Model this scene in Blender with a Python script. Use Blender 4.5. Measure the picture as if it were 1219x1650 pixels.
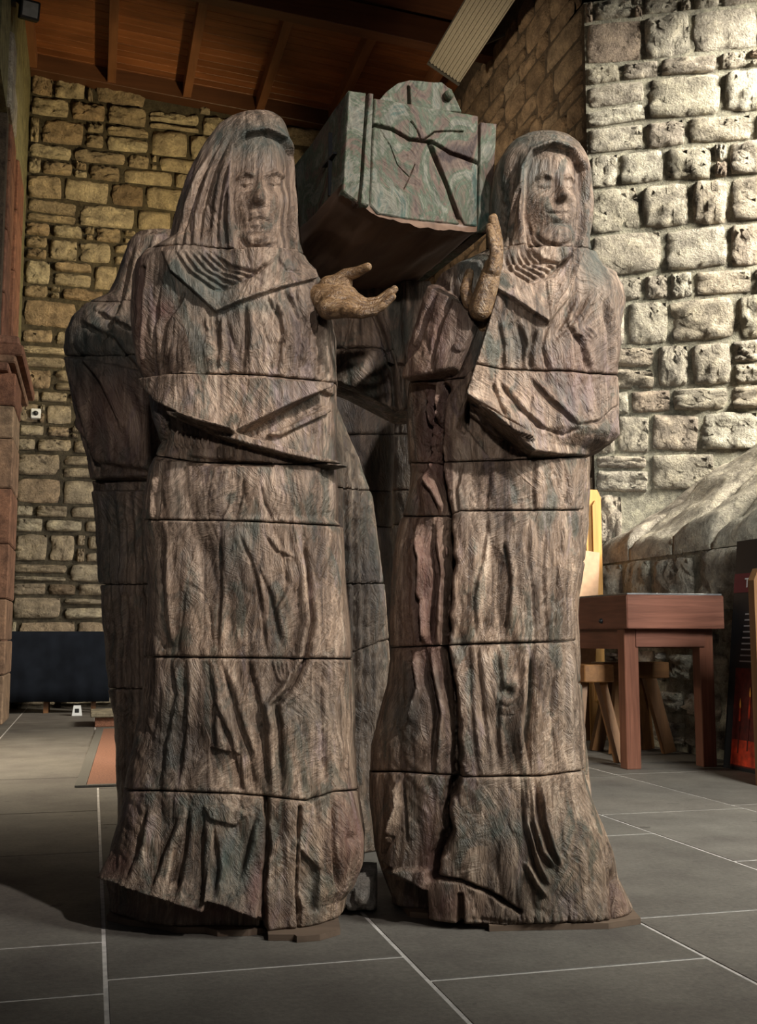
import bpy, math, random
import numpy as np
from mathutils import Vector, Matrix

for o in list(bpy.data.objects): bpy.data.objects.remove(o)
S = bpy.context.scene
COL = S.collection

# ------------------------------------------------------------------ camera, world, lights
F = 1750.0; PITCH = math.atan(200 / 1750.0); CH = 0.80; PHI = math.radians(14.7)
cam = bpy.data.cameras.new('camera'); camo = bpy.data.objects.new('camera', cam); COL.objects.link(camo)
cam.sensor_fit = 'VERTICAL'; cam.sensor_height = 36.0; cam.sensor_width = 36.0 * 1219 / 1650
cam.lens = F / 1650 * 36.0; cam.clip_end = 200
camo.location = (0, 0, CH); camo.rotation_euler = (math.pi / 2 + PITCH, 0, -PHI)
S.camera = camo
S.view_settings.view_transform = 'Standard'; S.view_settings.look = 'None'
S.view_settings.gamma = 1.0; S.view_settings.use_curve_mapping = False
S.view_settings.exposure = 0.0

W = bpy.data.worlds.new('world'); S.world = W; W.use_nodes = True
W.node_tree.nodes['Background'].inputs[0].default_value = (0.95, 0.95, 1.0, 1)
W.node_tree.nodes['Background'].inputs[1].default_value = 0.04

def area(name, loc, target, sx, sy, energy, col, spread=180):
    l = bpy.data.lights.new(name, 'AREA'); l.shape = 'RECTANGLE'; l.size = sx; l.size_y = sy
    l.energy = energy; l.color = col; l.spread = math.radians(spread)
    o = bpy.data.objects.new(name, l); COL.objects.link(o); o.location = loc
    d = Vector(target) - Vector(loc); o.rotation_euler = d.to_track_quat('-Z', 'Y').to_euler()
    return o
# daylight through the deep window in the right wall, through a window further down that wall, and
# through the arcade on the left; two unseen spots added as key and fill for the carved group
area('window_daylight', (8.6, 3.3, 6.9), (4.7, 7.3, 2.7), 2.2, 3.0, 4000, (1.0, 0.965, 0.83))
area('south_window_daylight', (3.45, 1.2, 3.2), (2.9, 5.0, 0.2), 1.2, 1.8, 175, (0.95, 0.99, 0.93), 100)
area('arcade_daylight', (-2.9, 8.0, 3.4), (-0.2, 7.3, 0.0), 1.2, 1.2, 80, (1.0, 0.90, 0.70), 62)
def spot(name, loc, target, energy, col, size, blend, soft):
    l = bpy.data.lights.new(name, 'SPOT'); l.energy = energy; l.color = col; l.spot_size = math.radians(size); l.spot_blend = blend; l.shadow_soft_size = soft
    o = bpy.data.objects.new(name, l); COL.objects.link(o); o.location = loc
    o.rotation_euler = (Vector(target) - Vector(loc)).to_track_quat('-Z', 'Y').to_euler(); return o
spot('added_group_spot', (3.0, -1.0, 4.6), (0.95, 3.25, 1.75), 1750, (1.0, 0.955, 0.90), 36, 1.0, 0.10)  # added key spot, no fitting behind it
spot('added_group_spot', (-0.5, -2.5, 2.9), (0.78, 3.2, 1.62), 400, (1.0, 0.95, 0.90), 32, 1.0, 0.12)  # added frontal fill, brightens the group and the hanging sleeve
spot('added_gable_spot', (2.5, 9.3, 4.2), (0.0, 12.9, 5.5), 900, (1.0, 0.80, 0.42), 80, 1.0, 0.06)  # added in mid-air without a fixture to brighten the upper back wall
spot('added_gable_spot', (2.4, 9.6, 1.2), (-0.4, 12.9, 1.7), 330, (1.0, 0.93, 0.84), 70, 1.0, 0.06)  # also added in mid-air, lifts the lower back wall
spot('added_aisle_spot', (0.8, 9.2, 4.6), (4.0, 10.0, 5.6), 330, (1.0, 0.82, 0.55), 75, 1.0, 0.10)  # added without a fixture to brighten the far right wall

# ------------------------------------------------------------------ helpers: camera maths
cp, sp = math.cos(PITCH), math.sin(PITCH); cph, sph = math.cos(PHI), math.sin(PHI)
def ray(x, y):
    xc = (x - 609.5) / F; yc = (825 - y) / F
    return np.array([xc, cp - yc * sp, sp + yc * cp])
def planeY(x, y, Y):               # photo pixel -> point at forward distance Y (camera-aligned frame)
    d = ray(x, y); return np.array([0, 0, CH]) + d * (Y / d[1])
def to_room(p): return (p[0] * cph + p[1] * sph, -p[0] * sph + p[1] * cph, p[2])
def from_room(q): return (q[0] * cph - q[1] * sph, q[0] * sph + q[1] * cph, q[2])
def proj_np(x, y, z):              # camera-aligned frame -> pixel
    dz = z - CH; d = y * cp + dz * sp; u = dz * cp - y * sp
    return 609.5 + F * x / d, 825 - F * u / d
def proj_room(q):
    p = from_room(q); return proj_np(p[0], p[1], p[2])
def rX(x, y, X):
    r = to_room(ray(x, y)); t = X / r[0]; return (X, r[1] * t, CH + r[2] * t)
def rY(x, y, Y):
    r = to_room(ray(x, y)); t = Y / r[1]; return (r[0] * t, Y, CH + r[2] * t)

# ------------------------------------------------------------------ helpers: materials
def newmat(name):
    m = bpy.data.materials.new(name); m.use_nodes = True; nt = m.node_tree
    b = nt.nodes['Principled BSDF']; return m, nt, b
def nd(nt, t, **k):
    n = nt.nodes.new(t)
    for a, v in k.items(): setattr(n, a, v)
    return n
def ramp(nt, src, stops):
    r = nd(nt, 'ShaderNodeValToRGB'); nt.links.new(src, r.inputs[0])
    el = r.color_ramp.elements
    while len(el) < len(stops): el.new(0.5)
    for e, (p, c) in zip(el, stops): e.position = p; e.color = (*c, 1)
    return r.outputs[0]
def noise(nt, vec, scale, detail=4, rough=0.55, dist=0.0):
    n = nd(nt, 'ShaderNodeTexNoise'); n.inputs['Scale'].default_value = scale
    n.inputs['Detail'].default_value = detail; n.inputs['Roughness'].default_value = rough
    n.inputs['Distortion'].default_value = dist
    if vec is not None: nt.links.new(vec, n.inputs['Vector'])
    return n.outputs[0]
def mapping(nt, vec, scale=(1, 1, 1), rot=(0, 0, 0)):
    m = nd(nt, 'ShaderNodeMapping'); nt.links.new(vec, m.inputs['Vector'])
    m.inputs['Scale'].default_value = scale; m.inputs['Rotation'].default_value = rot
    return m.outputs[0]
def mix(nt, fac, a, b, mode='MIX'):
    m = nd(nt, 'ShaderNodeMix', data_type='RGBA', blend_type=mode)
    if isinstance(fac, float): m.inputs[0].default_value = fac
    else: nt.links.new(fac, m.inputs[0])
    for i, v in ((6, a), (7, b)):
        if isinstance(v, tuple): m.inputs[i].default_value = (*v, 1)
        else: nt.links.new(v, m.inputs[i])
    return m.outputs[2]
def mul(nt, a, b, op='MULTIPLY'):
    m = nd(nt, 'ShaderNodeMath', operation=op)
    for i, v in ((0, a), (1, b)):
        if isinstance(v, (int, float)): m.inputs[i].default_value = v
        else: nt.links.new(v, m.inputs[i])
    return m.outputs[0]
def bump(nt, b, h, strength, dist):
    n = nd(nt, 'ShaderNodeBump'); n.inputs['Strength'].default_value = strength
    n.inputs['Distance'].default_value = dist; nt.links.new(h, n.inputs['Height'])
    nt.links.new(n.outputs[0], b.inputs['Normal'])
def plain(name, col, rough=0.6, metal=0.0, var=0.15, scale=20, spec=0.4):
    m, nt, b = newmat(name); tc = nd(nt, 'ShaderNodeTexCoord')
    n = noise(nt, tc.outputs['Object'], scale)
    lo = tuple(c * (1 - var) for c in col); hi = tuple(min(1, c * (1 + var)) for c in col)
    nt.links.new(ramp(nt, n, [(0.3, lo), (0.7, hi)]), b.inputs['Base Color'])
    b.inputs['Roughness'].default_value = rough; b.inputs['Metallic'].default_value = metal
    b.inputs['Specular IOR Level'].default_value = spec
    return m
def planed_wood(name, dark, light, axis=0, rough=0.42, scale=9.0, coat=0.0, spec=0.4):
    m, nt, b = newmat(name); tc = nd(nt, 'ShaderNodeTexCoord'); oi = nd(nt, 'ShaderNodeObjectInfo')
    add = nd(nt, 'ShaderNodeVectorMath', operation='ADD'); nt.links.new(tc.outputs['Object'], add.inputs[0])
    nt.links.new(oi.outputs['Location'], add.inputs[1])
    sc = [scale * 3] * 3; sc[axis] = scale * 0.16
    g = noise(nt, mapping(nt, add.outputs[0], tuple(sc)), 1.0, 5, 0.6, 0.6)
    big = noise(nt, add.outputs[0], 2.3, 2)
    c = ramp(nt, g, [(0.25, dark), (0.5, tuple((d + l) / 2 for d, l in zip(dark, light))), (0.75, light)])
    c = mix(nt, 0.35, c, ramp(nt, big, [(0.3, dark), (0.7, light)]), 'MIX')
    v = nd(nt, 'ShaderNodeHueSaturation'); nt.links.new(c, v.inputs['Color'])
    nt.links.new(mul(nt, mul(nt, oi.outputs['Random'], 0.4), 0.8, 'ADD'), v.inputs['Value'])
    nt.links.new(v.outputs[0], b.inputs['Base Color'])
    b.inputs['Roughness'].default_value = rough; b.inputs['Specular IOR Level'].default_value = spec
    bump(nt, b, g, 0.18, 0.004)
    return m
def stone_mat(name, cols, rough=0.9, bs=0.9, sc=1.0, hue=0.5):
    m, nt, b = newmat(name); g = nd(nt, 'ShaderNodeNewGeometry'); oi = nd(nt, 'ShaderNodeObjectInfo')
    P = g.outputs['Position']
    add = nd(nt, 'ShaderNodeVectorMath', operation='ADD'); nt.links.new(P, add.inputs[0])
    n1 = noise(nt, P, 7 * sc, 6, 0.65); n2 = noise(nt, P, 38 * sc, 5, 0.7)
    rn = oi.outputs['Random']
    cols = cols if len(cols) > 1 else cols * 2; n = len(cols); base = ramp(nt, rn, [(i / max(1, n - 1), c) for i, c in enumerate(cols)])
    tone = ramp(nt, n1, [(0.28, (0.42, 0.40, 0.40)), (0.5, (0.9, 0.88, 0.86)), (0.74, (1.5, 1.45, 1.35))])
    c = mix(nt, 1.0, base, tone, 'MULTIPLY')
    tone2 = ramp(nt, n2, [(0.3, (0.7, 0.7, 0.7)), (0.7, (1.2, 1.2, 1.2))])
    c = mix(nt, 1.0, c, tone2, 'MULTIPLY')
    nt.links.new(c, b.inputs['Base Color']); b.inputs['Roughness'].default_value = rough
    b.inputs['Specular IOR Level'].default_value = 0.25
    h = mul(nt, mul(nt, n1, 1.6), n2, 'ADD')
    bump(nt, b, h, bs, 0.035)
    return m

def strokes(nt, O, cell, su, sv, spread, seed=0.0):
    """gouge strokes: noise stretched along a direction that changes from patch to patch"""
    w = nd(nt, 'ShaderNodeVectorMath', operation='ADD'); nt.links.new(O, w.inputs[0]); w.inputs[1].default_value = (seed, seed * 0.7, seed * 1.3)
    vo = nd(nt, 'ShaderNodeTexVoronoi'); vo.inputs['Scale'].default_value = 1.0
    dn = nd(nt, 'ShaderNodeTexNoise'); dn.inputs['Scale'].default_value = 5.0; nt.links.new(w.outputs[0], dn.inputs['Vector'])
    ad = nd(nt, 'ShaderNodeVectorMath', operation='MULTIPLY_ADD'); nt.links.new(dn.outputs[1], ad.inputs[0]); ad.inputs[1].default_value = (0.10, 0.10, 0.10); nt.links.new(w.outputs[0], ad.inputs[2])
    nt.links.new(mapping(nt, ad.outputs[0], (cell, cell, cell * 0.6)), vo.inputs['Vector'])
    sx = nd(nt, 'ShaderNodeSeparateColor'); nt.links.new(vo.outputs['Color'], sx.inputs[0])
    rt = nd(nt, 'ShaderNodeVectorRotate', rotation_type='Y_AXIS'); nt.links.new(ad.outputs[0], rt.inputs['Vector'])
    nt.links.new(mul(nt, mul(nt, sx.outputs[0], 0.5, 'SUBTRACT'), spread), rt.inputs['Angle'])
    return noise(nt, mapping(nt, rt.outputs[0], (su, su, sv)), 1.0, 4, 0.6, 0.25), sx.outputs[1]
def carved_mat():
    m, nt, b = newmat('carved_elm'); tc = nd(nt, 'ShaderNodeTexCoord'); O = tc.outputs['Object']
    grain = noise(nt, mapping(nt, O, (26, 26, 2.0)), 1.0, 7, 0.68, 1.1)
    s1, pc = strokes(nt, O, 7.0, 95, 7, 2.0); s2, _ = strokes(nt, O, 13.0, 210, 16, 2.6, 3.7)
    big = noise(nt, mapping(nt, O, (5, 5, 2.4)), 1.0, 4, 0.6, 0.6)
    pat = noise(nt, mapping(nt, O, (8, 8, 3.0), (0.2, 0.1, 0.7)), 1.0, 5, 0.65, 1.4)
    pat2 = noise(nt, mapping(nt, O, (9, 9, 2.6), (0.6, 0.4, 1.9)), 1.0, 5, 0.65, 1.2)
    c = ramp(nt, grain, [(0.27, (0.020, 0.013, 0.010)), (0.42, (0.128, 0.088, 0.065)),
                         (0.55, (0.262, 0.193, 0.148)), (0.70, (0.43, 0.345, 0.280))])
    c = mix(nt, mul(nt, ramp_f(nt, pat, 0.51, 0.63), 0.72), c, (0.066, 0.074, 0.062))       # grey-green weathering
    c = mix(nt, mul(nt, ramp_f(nt, pat2, 0.55, 0.70), 0.6), c, (0.265, 0.205, 0.215))        # violet-grey patches
    c = mix(nt, 1.0, c, ramp(nt, pc, [(0.0, (0.78, 0.76, 0.74)), (1.0, (1.18, 1.16, 1.12))]), 'MULTIPLY')
    c = mix(nt, 1.0, c, ramp(nt, big, [(0.32, (0.55, 0.53, 0.52)), (0.68, (1.25, 1.2, 1.14))]), 'MULTIPLY')
    c = mix(nt, 1.0, c, ramp(nt, s1, [(0.3, (0.62, 0.61, 0.60)), (0.65, (1.25, 1.24, 1.22))]), 'MULTIPLY')
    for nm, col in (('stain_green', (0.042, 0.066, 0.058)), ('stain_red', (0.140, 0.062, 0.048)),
                    ('stain_dark', (0.030, 0.022, 0.018))):  # dark patches, plus gap shade put into the colour of the bearers behind
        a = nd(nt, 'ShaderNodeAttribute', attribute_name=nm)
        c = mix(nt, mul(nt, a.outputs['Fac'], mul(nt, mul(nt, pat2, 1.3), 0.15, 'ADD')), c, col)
    nt.links.new(c, b.inputs['Base Color'])
    nt.links.new(ramp(nt, big, [(0.35, (0.55,) * 3), (0.7, (0.34,) * 3)]), b.inputs['Roughness']); b.inputs['Specular IOR Level'].default_value = 0.36
    h = mul(nt, mul(nt, mul(nt, s1, 1.0), mul(nt, s2, 0.45), 'ADD'), mul(nt, grain, 0.8), 'ADD')
    bump(nt, b, h, 0.9, 0.010)
    return m
def ramp_f(nt, src, lo, hi):
    r = nd(nt, 'ShaderNodeMapRange'); r.interpolation_type = 'SMOOTHSTEP'
    nt.links.new(src, r.inputs[0]); r.inputs[1].default_value = lo; r.inputs[2].default_value = hi
    return r.outputs[0]
def coffin_mat():
    m, nt, b = newmat('patinated_oak'); tc = nd(nt, 'ShaderNodeTexCoord'); O = tc.outputs['Object']
    g, pc = strokes(nt, O, 9.0, 110, 9, 2.4, 1.9)
    p = noise(nt, mapping(nt, O, (9, 5, 6)), 1.0, 6, 0.66, 1.3)
    f = noise(nt, O, 120, 3, 0.7)
    c = ramp(nt, p, [(0.34, (0.030, 0.017, 0.014)), (0.43, (0.098, 0.066, 0.048)), (0.50, (0.048, 0.064, 0.038)),
                     (0.56, (0.130, 0.120, 0.092)), (0.64, (0.044, 0.070, 0.054))])
    c = mix(nt, 1.0, c, ramp(nt, g, [(0.25, (0.5, 0.5, 0.5)), (0.7, (1.35, 1.32, 1.32))]), 'MULTIPLY')
    c = mix(nt, mul(nt, ramp_f(nt, f, 0.70, 0.76), 0.5), c, (0.4, 0.4, 0.42))
    nt.links.new(c, b.inputs['Base Color']); b.inputs['Roughness'].default_value = 0.62; b.inputs['Specular IOR Level'].default_value = 0.2
    bump(nt, b, g, 0.5, 0.008)
    return m
def hand_mat():
    m, nt, b = newmat('oiled_carved_hand'); tc = nd(nt, 'ShaderNodeTexCoord'); O = tc.outputs['Object']
    g = noise(nt, mapping(nt, O, (30, 60, 60), (0, 0.25, 0)), 1.0, 6, 0.65, 1.5); st, pc = strokes(nt, O, 22.0, 240, 30, 2.5, 5.1)
    c = ramp(nt, g, [(0.32, (0.045, 0.022, 0.010)), (0.46, (0.150, 0.082, 0.036)), (0.58, (0.25, 0.150, 0.072)), (0.70, (0.34, 0.235, 0.135))])
    c = mix(nt, 1.0, c, ramp(nt, st, [(0.3, (0.6, 0.58, 0.56)), (0.68, (1.25, 1.25, 1.25))]), 'MULTIPLY')
    nt.links.new(c, b.inputs['Base Color']); b.inputs['Roughness'].default_value = 0.34
    bump(nt, b, mul(nt, st, mul(nt, g, 0.8), 'ADD'), 0.8, 0.007)
    return m
def floor_mat(name, ca, cb):
    m, nt, b = newmat(name); g = nd(nt, 'ShaderNodeNewGeometry'); P = g.outputs['Position']; oi = nd(nt, 'ShaderNodeObjectInfo')
    n1 = noise(nt, P, 3.0, 5, 0.6); n2 = noise(nt, P, 60, 4, 0.75); sp_ = noise(nt, mapping(nt, P, (1, 1, 1)), 9.0, 3, 0.5)
    c = ramp(nt, n1, [(0.3, ca), (0.7, cb)])
    c = mix(nt, 1.0, c, ramp(nt, n2, [(0.3, (0.72, 0.72, 0.72)), (0.72, (1.22, 1.22, 1.2))]), 'MULTIPLY')
    c = mix(nt, mul(nt, ramp_f(nt, sp_, 0.69, 0.72), 0.6), c, tuple(x * 0.35 for x in ca))
    v = nd(nt, 'ShaderNodeHueSaturation'); nt.links.new(c, v.inputs['Color'])
    nt.links.new(mul(nt, mul(nt, oi.outputs['Random'], 0.25), 0.88, 'ADD'), v.inputs['Value'])
    nt.links.new(v.outputs[0], b.inputs['Base Color'])
    nt.links.new(ramp(nt, n1, [(0.3, (0.72,) * 3), (0.7, (0.55,) * 3)]), b.inputs['Roughness'])
    b.inputs['Specular IOR Level'].default_value = 0.35
    bump(nt, b, mul(nt, n2, mul(nt, n1, 2.0), 'ADD'), 0.25, 0.006)
    return m

M = {}
M['carved'] = carved_mat(); M['coffin'] = coffin_mat()
M['hand'] = hand_mat()
M['ply'] = planed_wood('plywood', (0.075, 0.048, 0.032), (0.19, 0.125, 0.085), 0, 0.75)
M['flag'] = floor_mat('flagstone', (0.088, 0.074, 0.064), (0.142, 0.126, 0.108))
M['grout'] = plain('grout', (0.42, 0.38, 0.35), 0.95, 0, 0.25, 30)
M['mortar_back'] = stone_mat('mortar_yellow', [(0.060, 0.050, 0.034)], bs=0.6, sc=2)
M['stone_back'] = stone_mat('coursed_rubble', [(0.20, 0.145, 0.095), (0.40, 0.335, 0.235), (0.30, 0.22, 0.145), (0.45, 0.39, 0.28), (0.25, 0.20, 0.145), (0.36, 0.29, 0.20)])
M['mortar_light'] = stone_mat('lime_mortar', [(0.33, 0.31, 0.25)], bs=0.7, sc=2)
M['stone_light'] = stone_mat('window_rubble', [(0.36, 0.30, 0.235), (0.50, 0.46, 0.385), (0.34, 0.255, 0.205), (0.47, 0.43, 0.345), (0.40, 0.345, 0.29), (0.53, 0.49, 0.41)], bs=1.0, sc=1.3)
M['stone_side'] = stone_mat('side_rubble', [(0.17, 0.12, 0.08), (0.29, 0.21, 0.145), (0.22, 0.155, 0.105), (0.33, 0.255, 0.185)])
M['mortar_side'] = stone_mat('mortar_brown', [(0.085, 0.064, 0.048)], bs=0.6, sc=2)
M['sandstone'] = stone_mat('red_sandstone', [(0.13, 0.055, 0.036), (0.20, 0.10, 0.068), (0.16, 0.075, 0.048), (0.22, 0.15, 0.10)], bs=0.35)
M['plaster'] = stone_mat('green_plaster', [(0.17, 0.155, 0.085)], bs=0.6)
M['roof_board'] = planed_wood('roof_board', (0.095, 0.031, 0.011), (0.27, 0.098, 0.036), 0, 0.45, 8)
M['roof_beam'] = planed_wood('roof_beam', (0.09, 0.034, 0.015), (0.22, 0.092, 0.040), 1, 0.5, 6)
M['roof_beam_x'] = planed_wood('roof_cross_beam', (0.050, 0.019, 0.010), (0.120, 0.048, 0.022), 0, 0.5, 6)
M['table'] = planed_wood('mahogany', (0.055, 0.020, 0.013), (0.185, 0.075, 0.050), 0, 0.33, 16)
M['table_y'] = planed_wood('mahogany_side', (0.062, 0.023, 0.015), (0.200, 0.084, 0.056), 1, 0.33, 16)
M['table_leg'] = planed_wood('mahogany_leg', (0.060, 0.021, 0.013), (0.195, 0.078, 0.048), 2, 0.33, 16)
M['bench'] = planed_wood('bench_oak', (0.075, 0.030, 0.010), (0.23, 0.105, 0.036), 0, 0.45, 9)
M['bench_leg'] = planed_wood('bench_leg_oak', (0.080, 0.032, 0.011), (0.24, 0.112, 0.042), 2, 0.45, 9)
M['pine'] = planed_wood('golden_pine', (0.36, 0.165, 0.042), (0.62, 0.34, 0.115), 2, 0.42, 9)
M['oak_board'] = planed_wood('brown_board', (0.12, 0.052, 0.020), (0.26, 0.13, 0.055), 2, 0.45, 9)
M['tan'] = plain('tan_board', (0.42, 0.25, 0.15), 0.7)
M['black_cloth'] = plain('black_cloth', (0.006, 0.0075, 0.011), 0.95, 0, 0.3, 6, 0.1)
M['black'] = plain('black_plastic', (0.010, 0.010, 0.011), 0.5)
M['banner'] = plain('banner_print', (0.008, 0.009, 0.012), 0.45, 0, 0.1)
M['maroon'] = plain('maroon_print', (0.10, 0.008, 0.018), 0.5, 0, 0.1)
M['print_white'] = plain('white_print', (0.62, 0.60, 0.60), 0.5, 0, 0.05)
M['print_grey'] = plain('grey_print', (0.26, 0.25, 0.26), 0.5, 0, 0.05)
M['print_red'] = plain('red_print', (0.45, 0.035, 0.010), 0.5, 0, 0.75, 14)
M['print_darkred'] = plain('dark_red_print', (0.085, 0.008, 0.006), 0.5, 0, 0.5, 30)
M['print_flame'] = plain('flame_print', (0.95, 0.38, 0.06), 0.5, 0, 0.2)
M['heater'] = plain('cream_enamel', (0.36, 0.325, 0.26), 0.45, 0, 0.08)
M['heater_dark'] = plain('heater_edge', (0.075, 0.072, 0.066), 0.5)
M['white'] = plain('white_plastic', (0.6, 0.6, 0.6), 0.4, 0, 0.05)
M['glass_grey'] = plain('lamp_glass', (0.24, 0.24, 0.24), 0.2)
M['steel'] = plain('steel', (0.35, 0.35, 0.36), 0.35, 0.9)
M['stone_step'] = stone_mat('step_stone', [(0.26, 0.22, 0.155)], bs=0.3)
M['prop_stone'] = stone_mat('grey_stone', [(0.30, 0.275, 0.245)], bs=0.6, sc=3)
M['carpet'] = plain('coir_carpet', (0.17, 0.072, 0.042), 0.95, 0, 0.4, 90)
M['carpet_edge'] = plain('carpet_binding', (0.085, 0.075, 0.062), 0.9, 0, 0.2, 90)

# ------------------------------------------------------------------ helpers: meshes and objects
def tag(o, label=None, cat=None, group=None, kind=None):
    if label: o['label'] = label
    if cat: o['category'] = cat
    if group: o['group'] = group
    if kind: o['kind'] = kind
    return o
def empty(name, loc=(0, 0, 0), rz=0.0):
    o = bpy.data.objects.new(name, None); COL.objects.link(o); o.location = loc; o.rotation_euler = (0, 0, rz)
    o.empty_display_size = 0.1; return o
def mesh(name, v, f, smooth=False):
    me = bpy.data.meshes.new(name)
    me.from_pydata([tuple(map(float, p)) for p in v], [], [tuple(map(int, q)) for q in f]); me.update()
    if smooth: me.polygons.foreach_set('use_smooth', [True] * len(me.polygons))
    return me
def obj(name, me, mat, parent=None, loc=(0, 0, 0), rot=(0, 0, 0), scale=(1, 1, 1)):
    if mat and not me.materials: me.materials.append(mat)
    o = bpy.data.objects.new(name, me); COL.objects.link(o)
    if parent: o.parent = parent
    o.location = loc; o.rotation_euler = rot; o.scale = scale
    return o
class MB:
    def __init__(s): s.v = []; s.f = []
    def add(s, v, f):
        n = len(s.v); s.v += [tuple(p) for p in v]; s.f += [tuple(i + n for i in q) for q in f]
    def box(s, x0, x1, y0, y1, z0, z1, bev=0.0, mat=None):
        if bev <= 0:
            v = [(x, y, z) for z in (z0, z1) for y in (y0, y1) for x in (x0, x1)]
            f = [(0, 2, 3, 1), (4, 5, 7, 6), (0, 1, 5, 4), (2, 6, 7, 3), (0, 4, 6, 2), (1, 3, 7, 5)]
        else:
            b = min(bev, (x1 - x0) / 2.2, (y1 - y0) / 2.2, (z1 - z0) / 2.2)
            def loop(z, i):
                return [(x0 + b + i, y0 + i, z), (x1 - b - i, y0 + i, z), (x1 - i, y0 + b + i, z), (x1 - i, y1 - b - i, z),
                        (x1 - b - i, y1 - i, z), (x0 + b + i, y1 - i, z), (x0 + i, y1 - b - i, z), (x0 + i, y0 + b + i, z)]
            def lp(z, i): return loop(z, i)
            v = lp(z0, b * 0.7) + lp(z0 + b, 0) + lp(z1 - b, 0) + lp(z1, b * 0.7)
            f = [tuple(range(7, -1, -1)), tuple(range(24, 32))]
            for r in range(3):
                for k in range(8):
                    k2 = (k + 1) % 8; f.append((r * 8 + k, r * 8 + k2, r * 8 + 8 + k2, r * 8 + 8 + k))
        if mat is not None: v = [tuple(mat @ Vector(p)) for p in v]
        s.add(v, f); return s
    def beam(s, p, q, w, d, up=(0, 0, 1)):
        p, q = Vector(p), Vector(q); a = (q - p).normalized(); u = Vector(up)
        if abs(a.dot(u)) > 0.98: u = Vector((0, 1, 0))
        r = a.cross(u).normalized(); u = r.cross(a).normalized()
        v = []
        for c in (p, q):
            for i, j in ((-1, -1), (1, -1), (1, 1), (-1, 1)): v.append(tuple(c + r * (i * w / 2) + u * (j * d / 2)))
        s.add(v, [(0, 1, 2, 3), (7, 6, 5, 4), (0, 4, 5, 1), (1, 5, 6, 2), (2, 6, 7, 3), (3, 7, 4, 0)]); return s
    def prism(s, poly, y0, y1):      # polygon in xz, extruded along y
        n = len(poly); v = [(x, y0, z) for x, z in poly] + [(x, y1, z) for x, z in poly]
        f = [tuple(range(n)), tuple(range(2 * n - 1, n - 1, -1))]
        for k in range(n): k2 = (k + 1) % n; f.append((k, n + k, n + k2, k2))
        s.add(v, f); return s
    def capsule(s, p, q, r0, r1, n=14, cap=5):
        p, q = np.array(p, float), np.array(q, float); a = q - p; L = np.linalg.norm(a); a = a / L
        u = np.cross(a, (0, 0, 1.0)) if abs(a[2]) < 0.9 else np.cross(a, (0, 1.0, 0)); u /= np.linalg.norm(u); w = np.cross(a, u)
        rings = []
        for k in range(cap + 1):
            t = math.pi / 2 * (1 - k / cap); rings.append((p - a * r0 * math.sin(t), r0 * max(math.cos(t), 0.03)))
        for k in range(cap + 1):
            t = math.pi / 2 * k / cap; rings.append((q + a * r1 * math.sin(t), r1 * max(math.cos(t), 0.03)))
        v = []; f = []
        for c, r in rings:
            for k in range(n):
                th = 2 * math.pi * k / n; v.append(tuple(c + r * (math.cos(th) * u + math.sin(th) * w)))
        for i in range(len(rings) - 1):
            for k in range(n):
                k2 = (k + 1) % n; f.append((i * n + k, i * n + k2, i * n + n + k2, i * n + n + k))
        f.append(tuple(range(n - 1, -1, -1))); f.append(tuple((len(rings) - 1) * n + k for k in range(n)))
        s.add(v, f); return s
    def build(s, name, mat, parent=None, smooth=False, **k):
        return obj(name, mesh(name, s.v, s.f, smooth), mat, parent, **k)

RNG = np.random.RandomState(7)
_G = RNG.rand(256, 256)
def vnoise(x, y, seed=0):
    x = x + seed * 37.13; y = y + seed * 17.71
    xi = np.floor(x).astype(int); yi = np.floor(y).astype(int); fx = x - xi; fy = y - yi
    fx = fx * fx * (3 - 2 * fx); fy = fy * fy * (3 - 2 * fy)
    a = _G[xi & 255, yi & 255]; b = _G[(xi + 1) & 255, yi & 255]; c = _G[xi & 255, (yi + 1) & 255]; d = _G[(xi + 1) & 255, (yi + 1) & 255]
    return (a * (1 - fx) + b * fx) * (1 - fy) + (c * (1 - fx) + d * fx) * fy - 0.5
def fbm(x, y, o=4, seed=0):
    r = 0; a = 1.0
    for k in range(o): r = r + a * vnoise(x, y, seed + k); x = x * 2.03; y = y * 2.03; a *= 0.5
    return r
def facets(x, y, seed=0):            # scallops left by a gouge: distance to the nearest jittered cell point
    xi = np.floor(x).astype(int); yi = np.floor(y).astype(int); best = np.full(x.shape, 9.0)
    for dx in (-1, 0, 1):
        for dy in (-1, 0, 1):
            cx = xi + dx; cy = yi + dy
            px = cx + _G[(cx + seed * 13) & 255, cy & 255]; py = cy + _G[cx & 255, (cy + seed * 29 + 91) & 255]
            best = np.minimum(best, (x - px) ** 2 + (y - py) ** 2)
    return best
def cellrand(x, y, seed=0):
    xi = np.floor(x).astype(int); yi = np.floor(y).astype(int); best = np.full(x.shape, 9.0); val = np.zeros(x.shape)
    for dx in (-1, 0, 1):
        for dy in (-1, 0, 1):
            cx = xi + dx; cy = yi + dy
            px = cx + _G[(cx + seed * 13) & 255, cy & 255]; py = cy + _G[cx & 255, (cy + seed * 29 + 91) & 255]
            d = (x - px) ** 2 + (y - py) ** 2; m = d < best; best = np.where(m, d, best); val = np.where(m, _G[(cx * 7 + seed) & 255, (cy * 3 + 5) & 255], val)
    return val
def sstep(a, b, x):
    t = np.clip((x - a) / (b - a), 0, 1); return t * t * (3 - 2 * t)

# ================================================================== ROOM SHELL
XW, YB, XL = 4.0, 12.9, -0.89
ROOFZ = lambda X: 7.46 - 0.073 * (X + 0.89)
def structure(o): o['kind'] = 'structure'; return o

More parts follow.
